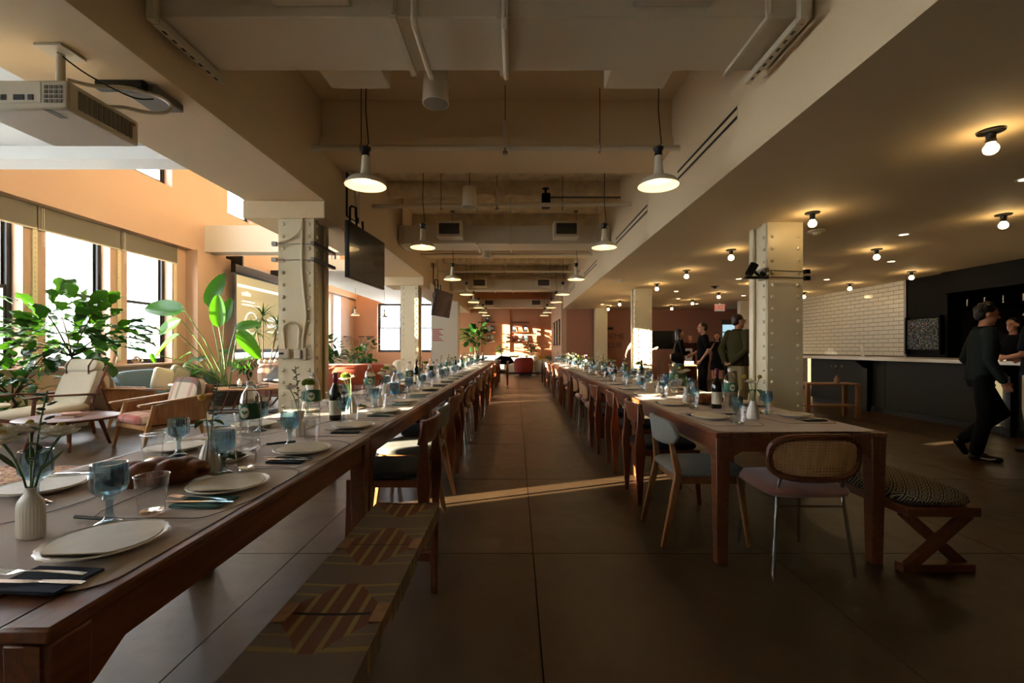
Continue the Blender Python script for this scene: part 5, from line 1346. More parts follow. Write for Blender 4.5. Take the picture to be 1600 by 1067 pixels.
for k, (x_, y_, h_) in enumerate(((-.15, -.05, .16), (-.02, .03, .1), (.1, -.02, .12), (.18, .06, .09))):
    o = MB().lathe([(0, 0), (.035, 0), (.038, .01), (.038, h_*.7), (.015, h_*.8), (.012, h_), (0, h_)], 16).build('soap_bottle', M['bottleclear'] if k % 2 else M['ceramic'], None, (-5.1+x_, 8.7+y_, .487)); tag(o, '%s small bottle on the dark metal tray' % ['tall pale', 'short clear', 'pale medium', 'shortest clear'][k], 'bottle', 'bottles on the tray')
# black music stand/lectern and patterned chair
t = thing('keyboard_stand', 'black digital keyboard folded on a stand beside the left column', 'keyboard', (-4.38, 8.55, .012), R(-20))
MB().bx(-.05, .05, -.06, .06, 0, .55).build('post', M['blackm'], t, bev=.01); MB().bx(-.3, .3, -.16, .16, 0, .04).build('foot', M['blackm'], t, bev=.01)
MB().box((0, 0, .72), (.62, .08, .38), (R(-52), 0, R(0))).build('tilted_case', M['blackm'], t, bev=.015); MB().box((.05, -.08, .6), (.6, .22, .05), (R(-15), 0, 0)).build('key_shelf', M['blackm'], t, bev=.01)
for k in range(9): MB().box((-.22+k*.055, -.16, .615), (.045, .09, .02), (R(-15), 0, 0)).build('key', M['ceramic'] if False else M['board'], t)
t['label'] = 'black stand with tilted case beside the left column'; t.name = 'equipment_stand'
t = thing('scalloped_chair', 'chair with white scalloped top and red patterned sides behind the black stand', 'chair', (-5.25, 9.85, 0), R(20))
MB().cushion((0, 0, .34), (.7, .7, .3), .3).build('seat', M['plaid'], t); MB().cushion((0, .3, .62), (.7, .18, .6), .3).build('backrest', M['plaid'], t)
for k in range(7): MB().ell((-.3+k*.1, .3, .92), (.055, .08, .06), 10, 7).build('scallop', M['ceramic'], t)
for x_ in (-.28, .28):
    for y_ in (-.28, .28): MB().tube([(x_, y_, 0), (x_, y_, .22)], .02, 8).build('leg', M['walnut'], t)
# rust sofa, cream tub chairs at mid left
t = thing('curved_sofa', 'rust orange velvet curved sofa behind the left column', 'sofa', (-4.6, 12.0, 0))
rs = []
for k in range(17):
    a_ = PI*(1.0+k/16); 
    rs.append([((.95+dr)*math.cos(a_), (.75+dr)*math.sin(a_)+.5, z) for dr, z in ((-.12, .08), (.1, .08), (.13, .6), (.08, .82), (-.04, .84), (-.12, .7))])
b = MB(); b.rings(rs); b.build('backrest', M['rustfab'], t, sub=1)
MB().cushion((0, .45, .28), (1.6, 1.1, .36), .35).build('seat', M['rustfab'], t)
for x_ in (-.6, .6): MB().tube([(x_, .2, 0), (x_, .2, .12)], .03, 8).build('foot', M['walnut'], t)
def tub(lab, loc, rz, m='creamfab', nm_='tub_chair'):
    t = thing(nm_, lab, 'chair', loc, rz); rs = []
    for k in range(15):
        a_ = PI*(.0+k/14); hh = .74-.16*abs(k/7-1)**3
        rs.append([((.34+dr)*math.cos(a_), (.32+dr)*math.sin(a_), z) for dr, z in ((-.06, .14), (.04, .14), (.06, hh-.1), (.03, hh), (-.04, hh), (-.06, hh-.12))])
    b = MB(); b.rings(rs); b.build('shell', M[m], t, sub=1); MB().cushion((0, -.02, .32), (.58, .62, .26), .3).build('seat', M[m], t)
    for x_ in (-.22, .22):
        for y_ in (-.2, .22): MB().tube([(x_, y_, 0), (x_*.9, y_*.9, .2)], .016, 8).build('leg', M['walnut'], t)
    return t
tub('cream tub chair just behind the rust sofa', (-5.35, 14.6, 0), R(160)); tub('cream tub chair beside the second left column', (-4.15, 14.3, 0), R(200)); tub('cream tub chair by the far left window', (-4.9, 19.5, 0), R(200))
pedestal('white cafe table between the cream tub chairs', (-4.75, 15.0, 0), .35, .7)
tub('red tub chair left of the white boxed pillar', (-4.5, 20.3, 0), R(180), 'redfab', 'tub_chair'); 
# far lounge
t = thing('armchair', 'brick red barrel armchair at the far end of the aisle', 'chair', (.35, 20.6, 0), R(200)); rs = []
for k in range(15):
    a_ = PI*(-.08+1.16*k/14); hh = .82-.1*abs(k/7-1)**3
    rs.append([((.4+dr)*math.cos(a_), (.4+dr)*math.sin(a_), z) for dr, z in ((-.1, .05), (.04, .05), (.05, hh-.1), (.02, hh), (-.06, hh), (-.1, hh-.12))])
b = MB(); b.rings(rs); b.build('shell', M['redfab'], t, sub=1); MB().cushion((0, -.06, .3), (.62, .7, .3), .3).build('seat', M['redfab'], t); MB().bx(-.3, .3, -.25, .25, 0, .06).build('plinth', M['board'], t)
t = thing('banquette', 'long cream banquette along the peach end wall', 'sofa', (-.3, 22.35, 0))
MB().bx(-1.8, 1.9, -.35, .45, .04, .44).build('seat', M['creamfab'], t, bev=.04); MB().bx(-1.8, 1.9, .2, .48, .44, .86).build('backrest', M['creamfab'], t, bev=.06); MB().bx(-1.75, 1.85, -.3, .4, 0, .04).build('plinth', M['board'], t)
for k, x_ in enumerate((-1.0, -.35)): pass
t = thing('coat_pile', 'dark coat draped over the cream banquette', 'coat', (-.6, 22.1, .44)); MB().cushion((0, 0, .14), (.9, .4, .28), .6).build('bundle', M['c_black'], t); MB().tube([(-.4, -.1, .2), (-.1, -.16, .34), (.3, -.1, .3), (.5, 0, .1)], [.06, .09, .09, .05], 8).build('sleeve', M['c_black'], t)
for k, (x_, m) in enumerate(((.95, 'creamfab'), (1.35, 'stripe'))): pass
yel = mat('mustard_fabric', '#b08a34', .9); M['mustard'] = yel
pillow('mustard cushion on the banquette at the far right', (1.25, 22.1, .66), (R(75), 0, R(10)), (.42, .42, .14), 'mustard'); pillow('grey green cushion on the banquette at the far right', (1.55, 22.15, .66), (R(75), 0, R(-10)), (.42, .42, .14), 'stripe')
tub('cream tub chair right of the red armchair', (1.2, 20.9, 0), R(190))
# book ledges with displayed books
cols = ['#2a2622', '#b8402e', '#d8cfbc', '#40555c', '#c98a34', '#7d2e28', '#9aa39a', '#1f2b33', '#c0563a']
ci = 0
for side, x0, zs in (('left', -1.92, (2.5, 2.0, 1.55)), ('right', -.22, (2.5, 2.0, 1.55))):
    for k, z in enumerate(zs):
        xx = x0+(.25 if (side == 'left' and k) else 0); ln = .88-(.25 if (side == 'left' and k) else 0)
        t = thing('book_ledge', 'dark wooden picture ledge, %s of the %s set on the end wall' % (['top', 'middle', 'bottom'][k], side), 'shelf', (xx, YF-.09, z), 0, 'book ledges on the end wall')
        MB().bx(0, ln, -.1, .08, 0, .03).build('board', M['walnut'], t); MB().bx(0, ln, -.1, -.085, .03, .05).build('lip', M['walnut'], t)
        n = [1, 3, 3][k] if side == 'left' else [0, 3, 3][k]
        for q in range(n):
            bx_ = xx+.14+q*(ln-.25)/2.2+(.35 if n == 1 else 0)
            c__ = cols[ci % 9]; ci += 1
            bo = thing('book', '%s book displayed facing out, %s %s on the %s %s ledge' % ({'#2a2622': 'black', '#b8402e': 'red', '#d8cfbc': 'cream', '#40555c': 'slate', '#c98a34': 'ochre', '#7d2e28': 'maroon', '#9aa39a': 'grey', '#1f2b33': 'navy', '#c0563a': 'orange'}[c__], nth(q), 'from left', ['top', 'middle', 'bottom'][k], side), 'book', (bx_, YF-.115, z+.03), 0, 'books on the end wall ledges')
            MB().box((0, .02, .165), (.19, .02, .3), (R(-6), 0, 0)).build('cover', mat('cover_'+c__.strip('#'), c__, .5), bo); MB().box((0, .009, .2), (.12, .003, .1), (R(-6), 0, 0)).build('print', mat('cover_print', '#cfc8b4', .6), bo)
# framed pictures on the return wall and left pillar
for k in range(3):
    t = thing('framed_picture', 'dark framed picture, %s from camera on the narrow return wall' % nth(k), 'picture', (XS-.095, 18.6+k*1.2, 1.9), 0, 'framed pictures on the return wall')
    MB().bx(-.02, .02, -.35, .35, -.55, .5).build('frame', M['board'], t); MB().bx(-.024, -.0205, -.29, .29, -.49, .44).build('print', mat('muted_print', '#8a7c68', .6), t)
t = thing('wall_notice', 'red printed notice on the white boxed pillar', 'notice', (-2.95, 17.195, 1.7)); MB().bx(-.22, .22, -.003, 0, -.28, .3).build('paper_sheet', mat('white_vinyl', '#d9d5cc', .7), t)
rd = mat('red_print', '#b8423c', .6)
for k in range(7): MB().bx(-.2, .2-.07*((k*5) % 3), -.005, -.003, .22-k*.07, .255-k*.07).build('printed_line', rd, t)
# macrame hangings in the far left corner
def macrame(lab, loc, rz):
    t = thing('wall_hanging', lab, 'wall hanging', loc, rz, 'wall shelves with hanging cords')
    MB().bx(-.36, .36, -.12, .0, 0, .05).build('shelf_board', M['walnut'], t)
    for k in range(8): MB().tube([(-.33+k*.094, -.06, 0), (-.33+k*.094, -.06, -.3), (-.33+k*.094+.05*(1 if k % 2 else -1), -.06, -.8), (-.33+k*.094, -.06, -1.1)], .008, 5).build('cord', M['creamfab'], t)
    return t
macrame('small wooden shelf with hanging cords in the far left corner', (XW+.04, 21.9, 1.75), PI/2); macrame('small wooden shelf with hanging cords left of the far window', (-7.55, YF-.02, 1.78), 0)
# ------------------------------------------------------------------ plants
def leaf_mesh(name, L_, W_, m, shape='ovate', droop=.25, fold=.12, n=8, wave=0):
    b = MB()
    def f(u, v):
        if shape == 'fiddle': w = (math.sin(PI*min(1, v*1.02))**.6)*(1-.32*math.exp(-((v-.38)/.13)**2))*(.75+.35*v)
        elif shape == 'paddle': w = math.sin(PI*v**.8)**.55
        elif shape == 'blade': w = (1-v)**.7*min(1, v*8+.3)
        else: w = math.sin(PI*v**.85)**.8
        x = (u-.5)*2*W_/2*w
        return (x, v*L_, -droop*L_*v*v+fold*abs(x)*1.6+wave*W_*math.sin(v*18)*abs(u-.5))
    b.grid(f, 4, n); return b.mesh(name, m, True, 180)
LF = {'fig': leaf_mesh('leaf', .30, .21, M['fig'], 'fiddle', .2, .12, 9, .12), 'bird': leaf_mesh('leaf', .62, .26, M['bird'], 'paddle', .12, .2, 10),
      'small': leaf_mesh('leaf', .15, .075, M['fern'], 'ovate', .3), 'mon': leaf_mesh('leaf', .32, .30, M['fern'], 'paddle', .3, .1, 8), 'blade': leaf_mesh('leaf', .44, .05, M['drac'], 'blade', .25, .2, 6)}
def leaf_at(par_, key, p, d, up=(0, 0, 1), s_=1.0, name='leaf'):
    d = Vector(d).normalized(); u = Vector(up); z = (u-d*u.dot(d))
    if z.length < 1e-4: z = d.orthogonal()
    z.normalize(); x = d.cross(z); q = Matrix((x, d, z)).transposed().to_quaternion()
    return inst(name, LF[key], par_, p, q, s_)
def pot(t, r_, h_, m, z=0):
    MB().lathe([(0, z), (r_*.8, z), (r_, z+h_), (r_*.93, z+h_), (r_*.9, z+h_-.04), (0, z+h_-.04)], 28).build('pot', m, t); MB().lathe([(0, z+h_-.045), (r_*.9, z+h_-.045), (r_*.9, z+h_-.03), (0, z+h_-.03)], 20).build('soil', M['soil'], t)
def tree(name, lab, loc, trunk, crown, rad, nleaf, key, s_, seed, potr=.2, pm='ceramic', branches=7, dense=False):
    rnd = random.Random(seed); t = thing(name, lab, 'plant', loc); pot(t, potr, potr*1.7, M[pm])
    c = Vector(crown); base = Vector((0, 0, potr*1.6)); top = Vector((c.x*.5, c.y*.5, trunk))
    MB().tube([base, base*.5+top*.5+Vector((.03, .02, 0)), top], [.026, .022, .018], 8).build('trunk', M['bark'], t)
    tips = []
    for k in range(branches):
        a_ = 2*PI*k/branches+rnd.uniform(-.3, .3); e = Vector((c.x+rad[0]*.75*math.cos(a_), c.y+rad[1]*.75*math.sin(a_), c.z+rad[2]*rnd.uniform(-.7, .85)))
        mid = top.lerp(e, .5)+Vector((0, 0, .05)); MB().tube([top, mid, e], [.015, .011, .006], 6).build('branch', M['bark'], t); tips.append((top, mid, e))
    for k in range(nleaf):
        a, m_, e = tips[k % branches]; q = rnd.uniform(.25, 1.08); p = a.lerp(m_, q*2) if q < .5 else m_.lerp(e, (q-.5)*2)
        if dense:
            while True:
                w_ = Vector((rnd.uniform(-1, 1), rnd.uniform(-1, 1), rnd.uniform(-1, 1)))
                if .15 < w_.length < 1: break
            p = c+Vector((w_.x*rad[0], w_.y*rad[1], w_.z*rad[2]))
        p = p+Vector((rnd.gauss(0, rad[0]*.16), rnd.gauss(0, rad[1]*.16), rnd.gauss(0, rad[2]*.22)))
        o = (p-c); d = Vector((o.x/rad[0], o.y/rad[1], o.z/rad[2]*.6))+Vector((rnd.uniform(-.6, .6), rnd.uniform(-.6, .6), rnd.uniform(-.25, .7)))
        leaf_at(t, key, p, d, (rnd.uniform(-.3, .3), rnd.uniform(-.3, .3), 1), s_*rnd.uniform(.75, 1.2))
    return t
tree('fiddle_leaf_fig', 'large bushy fiddle leaf fig by the windows at far left', (-7.0, 7.2, 0), 1.1, (-.05, 0, 1.52), (.88, .6, .48), 190, 'fig', 1.0, 4, .24, 'ceramic', 9, True)
tree('leafy_shrub', 'dark leafy shrub behind the cream lounge chair at left edge', (-7.3, 6.6, 0), .5, (0, 0, .8), (.45, .4, .5), 190, 'small', 1.2, 9, .2, 'ceramic', 7, True)
tree('fiddle_leaf_tree', 'sunlit fiddle leaf tree standing left of the far book ledges', (-1.95, 21.6, 0), 1.3, (0, 0, 1.75), (.62, .5, .45), 90, 'fig', 1.15, 14, .22, 'ceramic', 7, True)
tree('ledge_plant', 'small leafy plant below the right book ledges', (.75, 22.1, .86), .3, (0, 0, .55), (.25, .2, .35), 50, 'small', 1.1, 15, .09, 'ceramic')
tree('ledge_plant', 'small trailing plant below the left book ledges', (-.75, 22.3, .86), .2, (0, 0, .36), (.3, .2, .2), 45, 'small', 1.0, 16, .09, 'ceramic')
tree('rubber_plant', 'dark bushy plant left of the rust sofa', (-6.2, 14.6, 0), .5, (0, 0, 1.0), (.8, .6, .5), 160, 'small', 1.7, 17, .25, 'ceramic', 7, True)
tree('bright_palm', 'bright green sunlit plant by the far left window', (-5.55, 16.4, 0), .6, (0, 0, 1.15), (.55, .5, .55), 90, 'small', 2.0, 18, .22)
tree('potted_shrub', 'small shrub in a pale pot behind the bird of paradise', (-6.5, 11.0, 0), .6, (0, 0, 1.0), (.32, .3, .35), 90, 'small', .9, 19, .2)
# bird of paradise
t = thing('bird_of_paradise', 'tall bird of paradise plant with broad leaves in a dark basket', 'plant', (-6.25, 9.9, 0)); pot(t, .34, .42, mat('dark_basket', '#3a2c20', .9, noise=.4, scale=40, bump=.8, bscale=50))
def px(x_, y_, Y): return Vector(((x_-806)*Y/711+6.25, Y-9.9, 1.226-(y_-544)*Y/711))
BL = [((326, 480), (349, 428), 10.0, 1.1), ((342, 512), (338, 460), 9.7, 1.05), ((289, 486), (222, 484), 9.6, 1.0), ((283, 499), (246, 524), 9.5, .75), ((280, 522), (238, 560), 9.2, .8), ((350, 505), (360, 466), 10.3, .8), ((372, 516), (402, 560), 9.9, .75), ((368, 512), (405, 508), 10.1, .6), ((236, 552), (243, 570), 9.2, .3)]
for k, ((x0, y0), (x1, y1), Y, s_) in enumerate(BL):
    p0, p1 = px(x0, y0, Y), px(x1, y1, Y); ln = (p1-p0).length
    b0 = Vector((random.uniform(-.12, .12), random.uniform(-.1, .1), .38)); mid = b0.lerp(p0, .55)+Vector((0, 0, .12))
    MB().tube([b0, mid, p0, p0.lerp(p1, .1)], [.016, .012, .008, .006], 6).build('stalk', mat('pale_stalk', '#5f7a38', .5), t)
    leaf_at(t, 'bird', p0, p1-p0+Vector((0, 0, .1*ln)), (.3, -1.0, .45) if k != 4 else (-.2, -.6, .8), ln/.60 if k != 8 else .35)
# dracaena
t = thing('dracaena', 'spiky dracaena plant in front of the projection screen', 'plant', (-5.95, 10.7, 0)); pot(t, .22, .36, M['ceramic'])
for k, (x_, y_, z) in enumerate(((0, 0, 1.95), (.3, .1, 1.75), (-.2, .1, 1.65), (.5, -.05, 1.5))):
    c = Vector((x_, y_, z)); MB().tube([(x_*.2, y_*.2, .32), (x_*.5, y_, z*.6), c], [.02, .016, .014], 7).build('cane', M['bark'], t); rnd = random.Random(30+k)
    for q in range(34):
        a_ = q*2.4; el = -.5+1.7*q/34; leaf_at(t, 'blade', c+Vector((0, 0, -.06+.14*q/34)), (math.cos(a_)*math.cos(el), math.sin(a_)*math.cos(el), math.sin(el)), (0, 0, 1), rnd.uniform(.7, 1.0))
# monstera
t = thing('monstera', 'small monstera beside the bird of paradise', 'plant', (-6.9, 10.35, 0)); pot(t, .2, .34, M['ceramic'])
for k, (x_, y_, z, a_) in enumerate(((-.35, -.2, 1.12, 2.9), (-.12, -.25, 1.0, 3.6), (.1, -.3, 1.05, 4.6), (.35, -.15, 1.2, 5.8), (.2, .1, .9, .4), (-.3, .0, .8, 3.0), (.0, -.35, .78, 4.5))):
    MB().tube([(0, 0, .3), (x_*.5, y_*.5, z*.75), (x_, y_, z)], [.01, .008, .006], 6).build('stalk', M['stem'], t); leaf_at(t, 'mon', (x_, y_, z), (math.cos(a_), math.sin(a_)-.3, -.2), (0, -.3, 1), .8)
# ------------------------------------------------------------------ people
def cap(b, p0, p1, r0, r1, n=12):
    p0, p1 = Vector(p0), Vector(p1); d = p1-p0; L_ = max(d.length, 1e-5)
    pts, rs = [], []
    dn = d/L_
    for k in range(4): a_ = PI/2*(1-k/4); pts.append(p0-dn*r0*math.sin(a_)); rs.append(max(r0*math.cos(a_), r0*.05))
    pts.append(p0); rs.append(r0); pts.append(p1); rs.append(r1)
    for k in range(1, 5): a_ = PI/2*k/4; pts.append(p1+dn*r1*math.sin(a_)); rs.append(max(r1*math.cos(a_), r1*.05))
    b.tube(pts, rs, n)
def loft(b, secs, n=20):
    rs = []
    for (c, ax, ay) in secs: rs.append([(c[0]+ax*math.cos(2*PI*j/n), c[1]+ay*math.sin(2*PI*j/n), c[2]) for j in range(n)])
    b.rings(rs)
def remesh(b, name, m, parent, vox=.01, it=5):
    me0 = b.mesh(name, m, False); o = bpy.data.objects.new(name, me0)
    md = o.modifiers.new('remesh', 'REMESH'); md.mode = 'VOXEL'; md.voxel_size = vox
    md = o.modifiers.new('smooth', 'SMOOTH'); md.iterations = it; md.factor = .5
    me = evaluated(o)
    me.polygons.foreach_set('use_smooth', [True]*len(me.polygons))
    o.modifiers.clear(); o.data = me; me.name = name
    if not me.materials: me.materials.append(m)
    C.objects.link(o); par(o, parent); return o
def hand(b, w, d, nrm, s, curl=.5, side=1):
    """palm and five fingers from wrist w along d, palm facing nrm, thumb toward side"""
    w = Vector(w); d = Vector(d).normalized(); nrm = Vector(nrm); nrm = (nrm-d*nrm.dot(d)).normalized(); l = d.cross(nrm)*side
    cap(b, w, w+d*.03*s, .024*s, .026*s, 8)
    for k in range(4):
        off = (-.027+.018*k)*s; ln = (.068, .078, .074, .058)[k]*s
        k0 = w+l*off*.8+d*.02*s; k1 = w+l*off+d*.085*s
        cap(b, k0, k1, .0135*s, .0115*s, 8)
        m_ = k1+(d*math.cos(curl)+nrm*math.sin(curl))*ln*.5; e = m_+(d*math.cos(curl*2.1)+nrm*math.sin(curl*2.1))*ln*.5
        cap(b, k1, m_, .0095*s, .0088*s, 8); cap(b, m_, e, .0088*s, .007*s, 8)
    t0 = w-l*.022*s+d*.02*s; t1 = t0+(-l*.7+d*.7+nrm*.3)*.035*s; cap(b, t0, t1, .012*s, .010*s, 8); cap(b, t1, t1+(d*.9-l*.2+nrm*.4)*.032*s, .0095*s, .007*s, 8)
def person(lab, loc, rz, H, pose=None, top=('c_black', 'short'), bottom=('c_black', 'pants'), shoes='shoe_b', hair=('hair', 'short'), skin='skin', fem=False, vox=.011, head_turn=0, head_tilt=0, soft=1.0, extra=None):
    t = thing('person', lab, 'person', loc, rz); s = H/1.75
    P = dict(hipL=(-.09, 0, .93), hipR=(.09, 0, .93), kneeL=(-.1, .02, .50), kneeR=(.1, .02, .50), ankL=(-.1, -.02, .085), ankR=(.1, -.02, .085), toeL=None, toeR=None,
             shL=(-.185, 0, 1.43), shR=(.185, 0, 1.43), elL=(-.25, -.03, 1.14), elR=(.25, -.03, 1.14), wrL=(-.25, .06, .90), wrR=(.25, .06, .90), hdL=None, hdR=None, curl=.45, lean=(0, 0))
    if pose: P.update(pose)
    J = {k: (Vector(v)*s if isinstance(v, tuple) and len(v) == 3 else v) for k, v in P.items()}
    lx, ly = P['lean']
    k1 = .88 if fem else 1.0
    def C3(x, y, z): return Vector((x+lx*max(0, z-.95), y+ly*max(0, z-.95), z))*s
    body = MB()
    loft(body, [(C3(0, 0, .86), .12*s, .09*s), (C3(0, 0, .95), .15*s, .1*s), (C3(0, .005, 1.08), .125*s*k1, .09*s), (C3(0, .01, 1.28), .15*s*k1, .105*s), (C3(0, 0, 1.40), .15*s*k1, .09*s), (C3(0, -.01, 1.47), .07*s, .06*s)])
    hc = C3(0, .02, 1.635); nb = C3(0, -.01, 1.44)
    cap(body, nb, hc-Vector((0, .015, .06))*s, .055*s*k1, .05*s*k1)
    q = Euler((head_tilt, 0, head_turn)).to_matrix()
    def HP(x, y, z): return hc+q @ (Vector((x, y, z))*s)
    rot = (head_tilt, 0, head_turn)
    body.ell(HP(0, -.012, .03), (.074*s, .092*s, .085*s), 18, 12, rot); body.ell(HP(0, .022, -.045), (.054*s, .062*s, .065*s), 14, 10, rot)
    cap(body, HP(0, .082, .018), HP(0, .102, -.018), .009*s, .014*s, 8); body.ell(HP(0, .062, -.092), (.024*s, .02*s, .018*s), 8, 6, rot); body.ell(HP(0, .072, .03), (.05*s, .018*s, .012*s), 10, 6, rot)
    for sd in (-1, 1): body.ell(HP(sd*.075, -.012, -.005), (.011*s, .02*s, .031*s), 8, 6, rot)
    for sd, n in ((-1, 'L'), (1, 'R')):
        hip, kn, an = J['hip'+n], J['knee'+n], J['ank'+n]
        cap(body, hip, kn, .078*s, .053*s); cap(body, kn, kn.lerp(an, .35), .052*s, .054*s); cap(body, kn.lerp(an, .35), an, .054*s, .034*s)
        toe = J['toe'+n] if J['toe'+n] else an+Vector((sd*.02, .14, -.055))*s
        cap(body, an-Vector((0, .02, .04))*s, toe, .032*s, .025*s)
        sh, el, wr = J['sh'+n].copy(), J['el'+n], J['wr'+n]; sh.x *= k1; sh += Vector((lx, ly, 0))*.48*s; J['sh'+n] = sh
        cap(body, sh, el, .047*s*k1, .037*s*k1); cap(body, el, wr, .038*s*k1, .025*s*k1)
        hd = J['hd'+n]; d = (hd.normalized() if hd else (wr-el).normalized()); nrm = Vector((-sd, .25, 0)) if abs(d.x) < .8 else Vector((0, -1, 0))
        if P.get('nrm'+n): nrm = Vector(P['nrm'+n])
        hand(body, wr, d, nrm, s*(.92 if fem else 1), P['curl'], -sd if d.z < 0 else sd)
    remesh(body, 'body', M[skin], t, vox, 3)
    # face details
    for sd in (-1, 1): MB().ell(HP(sd*.03, .083, .012), (.011*s, .006*s, .007*s), 8, 6, rot).build('eye', M['c_black'], t); 
    MB().ell(HP(0, .081, -.055), (.022*s, .006*s, .006*s), 8, 5, rot).build('mouth', mat('lips', '#8a4a40', .5), t)
    # shirt
    tm_, ty = top; b = MB(); f = soft
    loft(b, [(C3(0, 0, .90), .168*s*f, .125*s*f), (C3(0, 0, 1.0), .166*s*f, .122*s*f), (C3(0, .005, 1.12), .155*s*k1*f, .115*s*f), (C3(0, .01, 1.28), .175*s*k1*f, .128*s*f), (C3(0, -.005, 1.41), .16*s*k1, .105*s), (C3(0, -.012, 1.475), .085*s, .075*s)])
    for sd, n in ((-1, 'L'), (1, 'R')):
        sh, el, wr = J['sh'+n], J['el'+n], J['wr'+n]
        cap(b, C3(sd*.08, 0, 1.42), sh, .07*s*k1, .064*s*k1)
        if ty == 'short': cap(b, sh, sh.lerp(el, .72), .066*s*k1, .062*s*k1)
        elif ty == 'long': cap(b, sh, el, .066*s*k1*f, .056*s*k1*f); cap(b, el, el.lerp(wr, .93), .055*s*k1*f, .04*s*k1*f)
        elif ty == 'none': pass
    if ty == 'long' and not fem:
        pts = [C3(.075*math.cos(a_), -.012+.07*math.sin(a_), 1.495) for a_ in [2*PI*k/12 for k in range(13)]]
        b.tube(pts, .016*s, 6)
    remesh(b, 'shirt' if ty != 'dress' else 'dress_top', M[tm_], t, vox, 4)
    # lower clothing
    bm_, by = bottom; b = MB()
    if by == 'pants':
        loft(b, [(C3(0, 0, .82), .12*s, .1*s), (C3(0, 0, .92), .16*s, .115*s), (C3(0, 0, 1.0), .15*s, .11*s)])
        for n in 'LR':
            hip, kn, an = J['hip'+n], J['knee'+n], J['ank'+n]; cap(b, hip, kn, .094*s, .074*s); cap(b, kn, an+(kn-an)*.06, .073*s, .062*s)
        remesh(b, 'trousers', M[bm_], t, vox, 4)
    else:
        z0 = {'long_skirt': .22, 'short_dress': .62}[by]
        loft(b, [(C3(0, 0, z0), .21*s, .18*s), (C3(0, 0, z0+.25), .19*s, .16*s), (C3(0, 0, .93), .165*s, .12*s), (C3(0, 0, 1.06), .14*s, .105*s)]); remesh(b, 'skirt', M[bm_], t, vox, 3)
    for sd, n in ((-1, 'L'), (1, 'R')):
        an = J['ank'+n]; kn = J['knee'+n]; toe = J['toe'+n] if J['toe'+n] else an+Vector((sd*.02, .14, -.055))*s
        dn = (toe-an).normalized(); hl = an-Vector((0, 0, .045))*s-dn*.03*s if not J['toe'+n] else an-dn*.01*s+(an-kn).normalized()*.045*s
        b = MB(); cap(b, hl, toe, .04*s, .034*s); cap(b, hl, hl.lerp(toe, .4)+Vector((0, 0, .02))*s, .044*s, .04*s)
        if by == 'short_dress': cap(b, an, an.lerp(kn, .6), .045*s, .06*s)
        remesh(b, 'shoe' if by != 'short_dress' else 'boot', M[shoes], t, vox*.9, 3)
    hm, hs = hair; b = MB()
    b.ell(HP(0, -.026, .048), (.083*s, .092*s, .082*s), 16, 10, rot); b.ell(HP(0, -.055, .0), (.076*s, .06*s, .075*s), 14, 8, rot)
    if hs == 'curly':
        rnd = random.Random(3)
        for k in range(40):
            a_ = rnd.uniform(0, 2*PI); e_ = rnd.uniform(-.2, 1.5); d = Vector((math.cos(a_)*math.cos(e_), math.sin(a_)*math.cos(e_), math.sin(e_)))
            if d.y > .45 and d.z < .75: continue
            b.ell(HP(d.x*.08, -.02+d.y*.09, .045+d.z*.085), .024*s, 8, 6)
    if hs == 'long':
        b.ell(HP(0, -.05, -.1), (.088*s, .06*s, .16*s), 14, 10, rot)
        for sd in (-1, 1): cap(b, HP(sd*.06, -.035, .05), HP(sd*.075, -.05, -.2), .028*s, .026*s)
    remesh(b, 'hair', M[hm], t, vox*.9, 3)
    if extra: extra(t, s, J, HP)
    return t
# walking man on the right (profile, heading +X)
def watch(t, s, J, HP):
    w = J['wrR']; MB().lathe([(.034*s, -.012), (.036*s, 0), (.034*s, .012)], 16, tuple(w+Vector((0, 0, .05))*s)).build('wristwatch', M['steel'], t)
    for n in 'LR':
        a_ = J['ank'+n]; toe = J['toe'+n]
        if toe: b = MB(); sd = 1 if n == 'R' else -1; b.tube([a_.lerp(toe, .15)+Vector((sd*.046, 0, -.035))*s, a_.lerp(toe, .5)+Vector((sd*.045, 0, -.025))*s, a_.lerp(toe, .8)+Vector((sd*.04, 0, .0))*s], [.006, .011, .004], 6); b.build('shoe_stripe', M['shoe_w'], t)
person('man in charcoal shirt and black trousers walking past the bar', (5.1, 5.0, 0), R(-120), 1.70,
       dict(kneeL=(-.1, .2, .53), ankL=(-.09, -.13, .2), toeL=(-.09, -.1, .06), kneeR=(.09, .02, .5), ankR=(.08, -.06, .085), toeR=(.09, .13, .032), elR=(.26, .0, 1.13), wrR=(.23, .12, .9), elL=(-.24, -.06, 1.14), wrL=(-.22, .08, .93), lean=(0, .06)),
       ('c_charc', 'long'), ('c_black', 'pants'), 'shoe_b', ('hair', 'curly'), 'skin2', vox=.009, head_tilt=R(-10), soft=1.05, extra=watch)
# man at the right edge
person('man in navy t-shirt and cream trousers at the right edge of the photo', (6.14, 5.35, 0), R(20), 1.76,
       dict(elR=(.27, .0, 1.14), wrR=(.2, .22, 1.08), elL=(-.27, .02, 1.14), wrL=(-.12, .25, 1.1), hdL=(.6, .6, .1), hdR=(-.5, .7, .1)), ('c_navy', 'short'), ('c_cream', 'pants'), 'shoe_b', ('hair', 'short'), 'skin', vox=.01, soft=1.1)
# bartender
person('bartender in black behind the bar', (8.2, 7.5, 0), R(100), 1.72, dict(elR=(.26, .08, 1.15), wrR=(.15, .28, 1.1), elL=(-.26, .08, 1.15), wrL=(-.12, .28, 1.1)), ('c_black', 'short'), ('c_black', 'pants'), vox=.013)
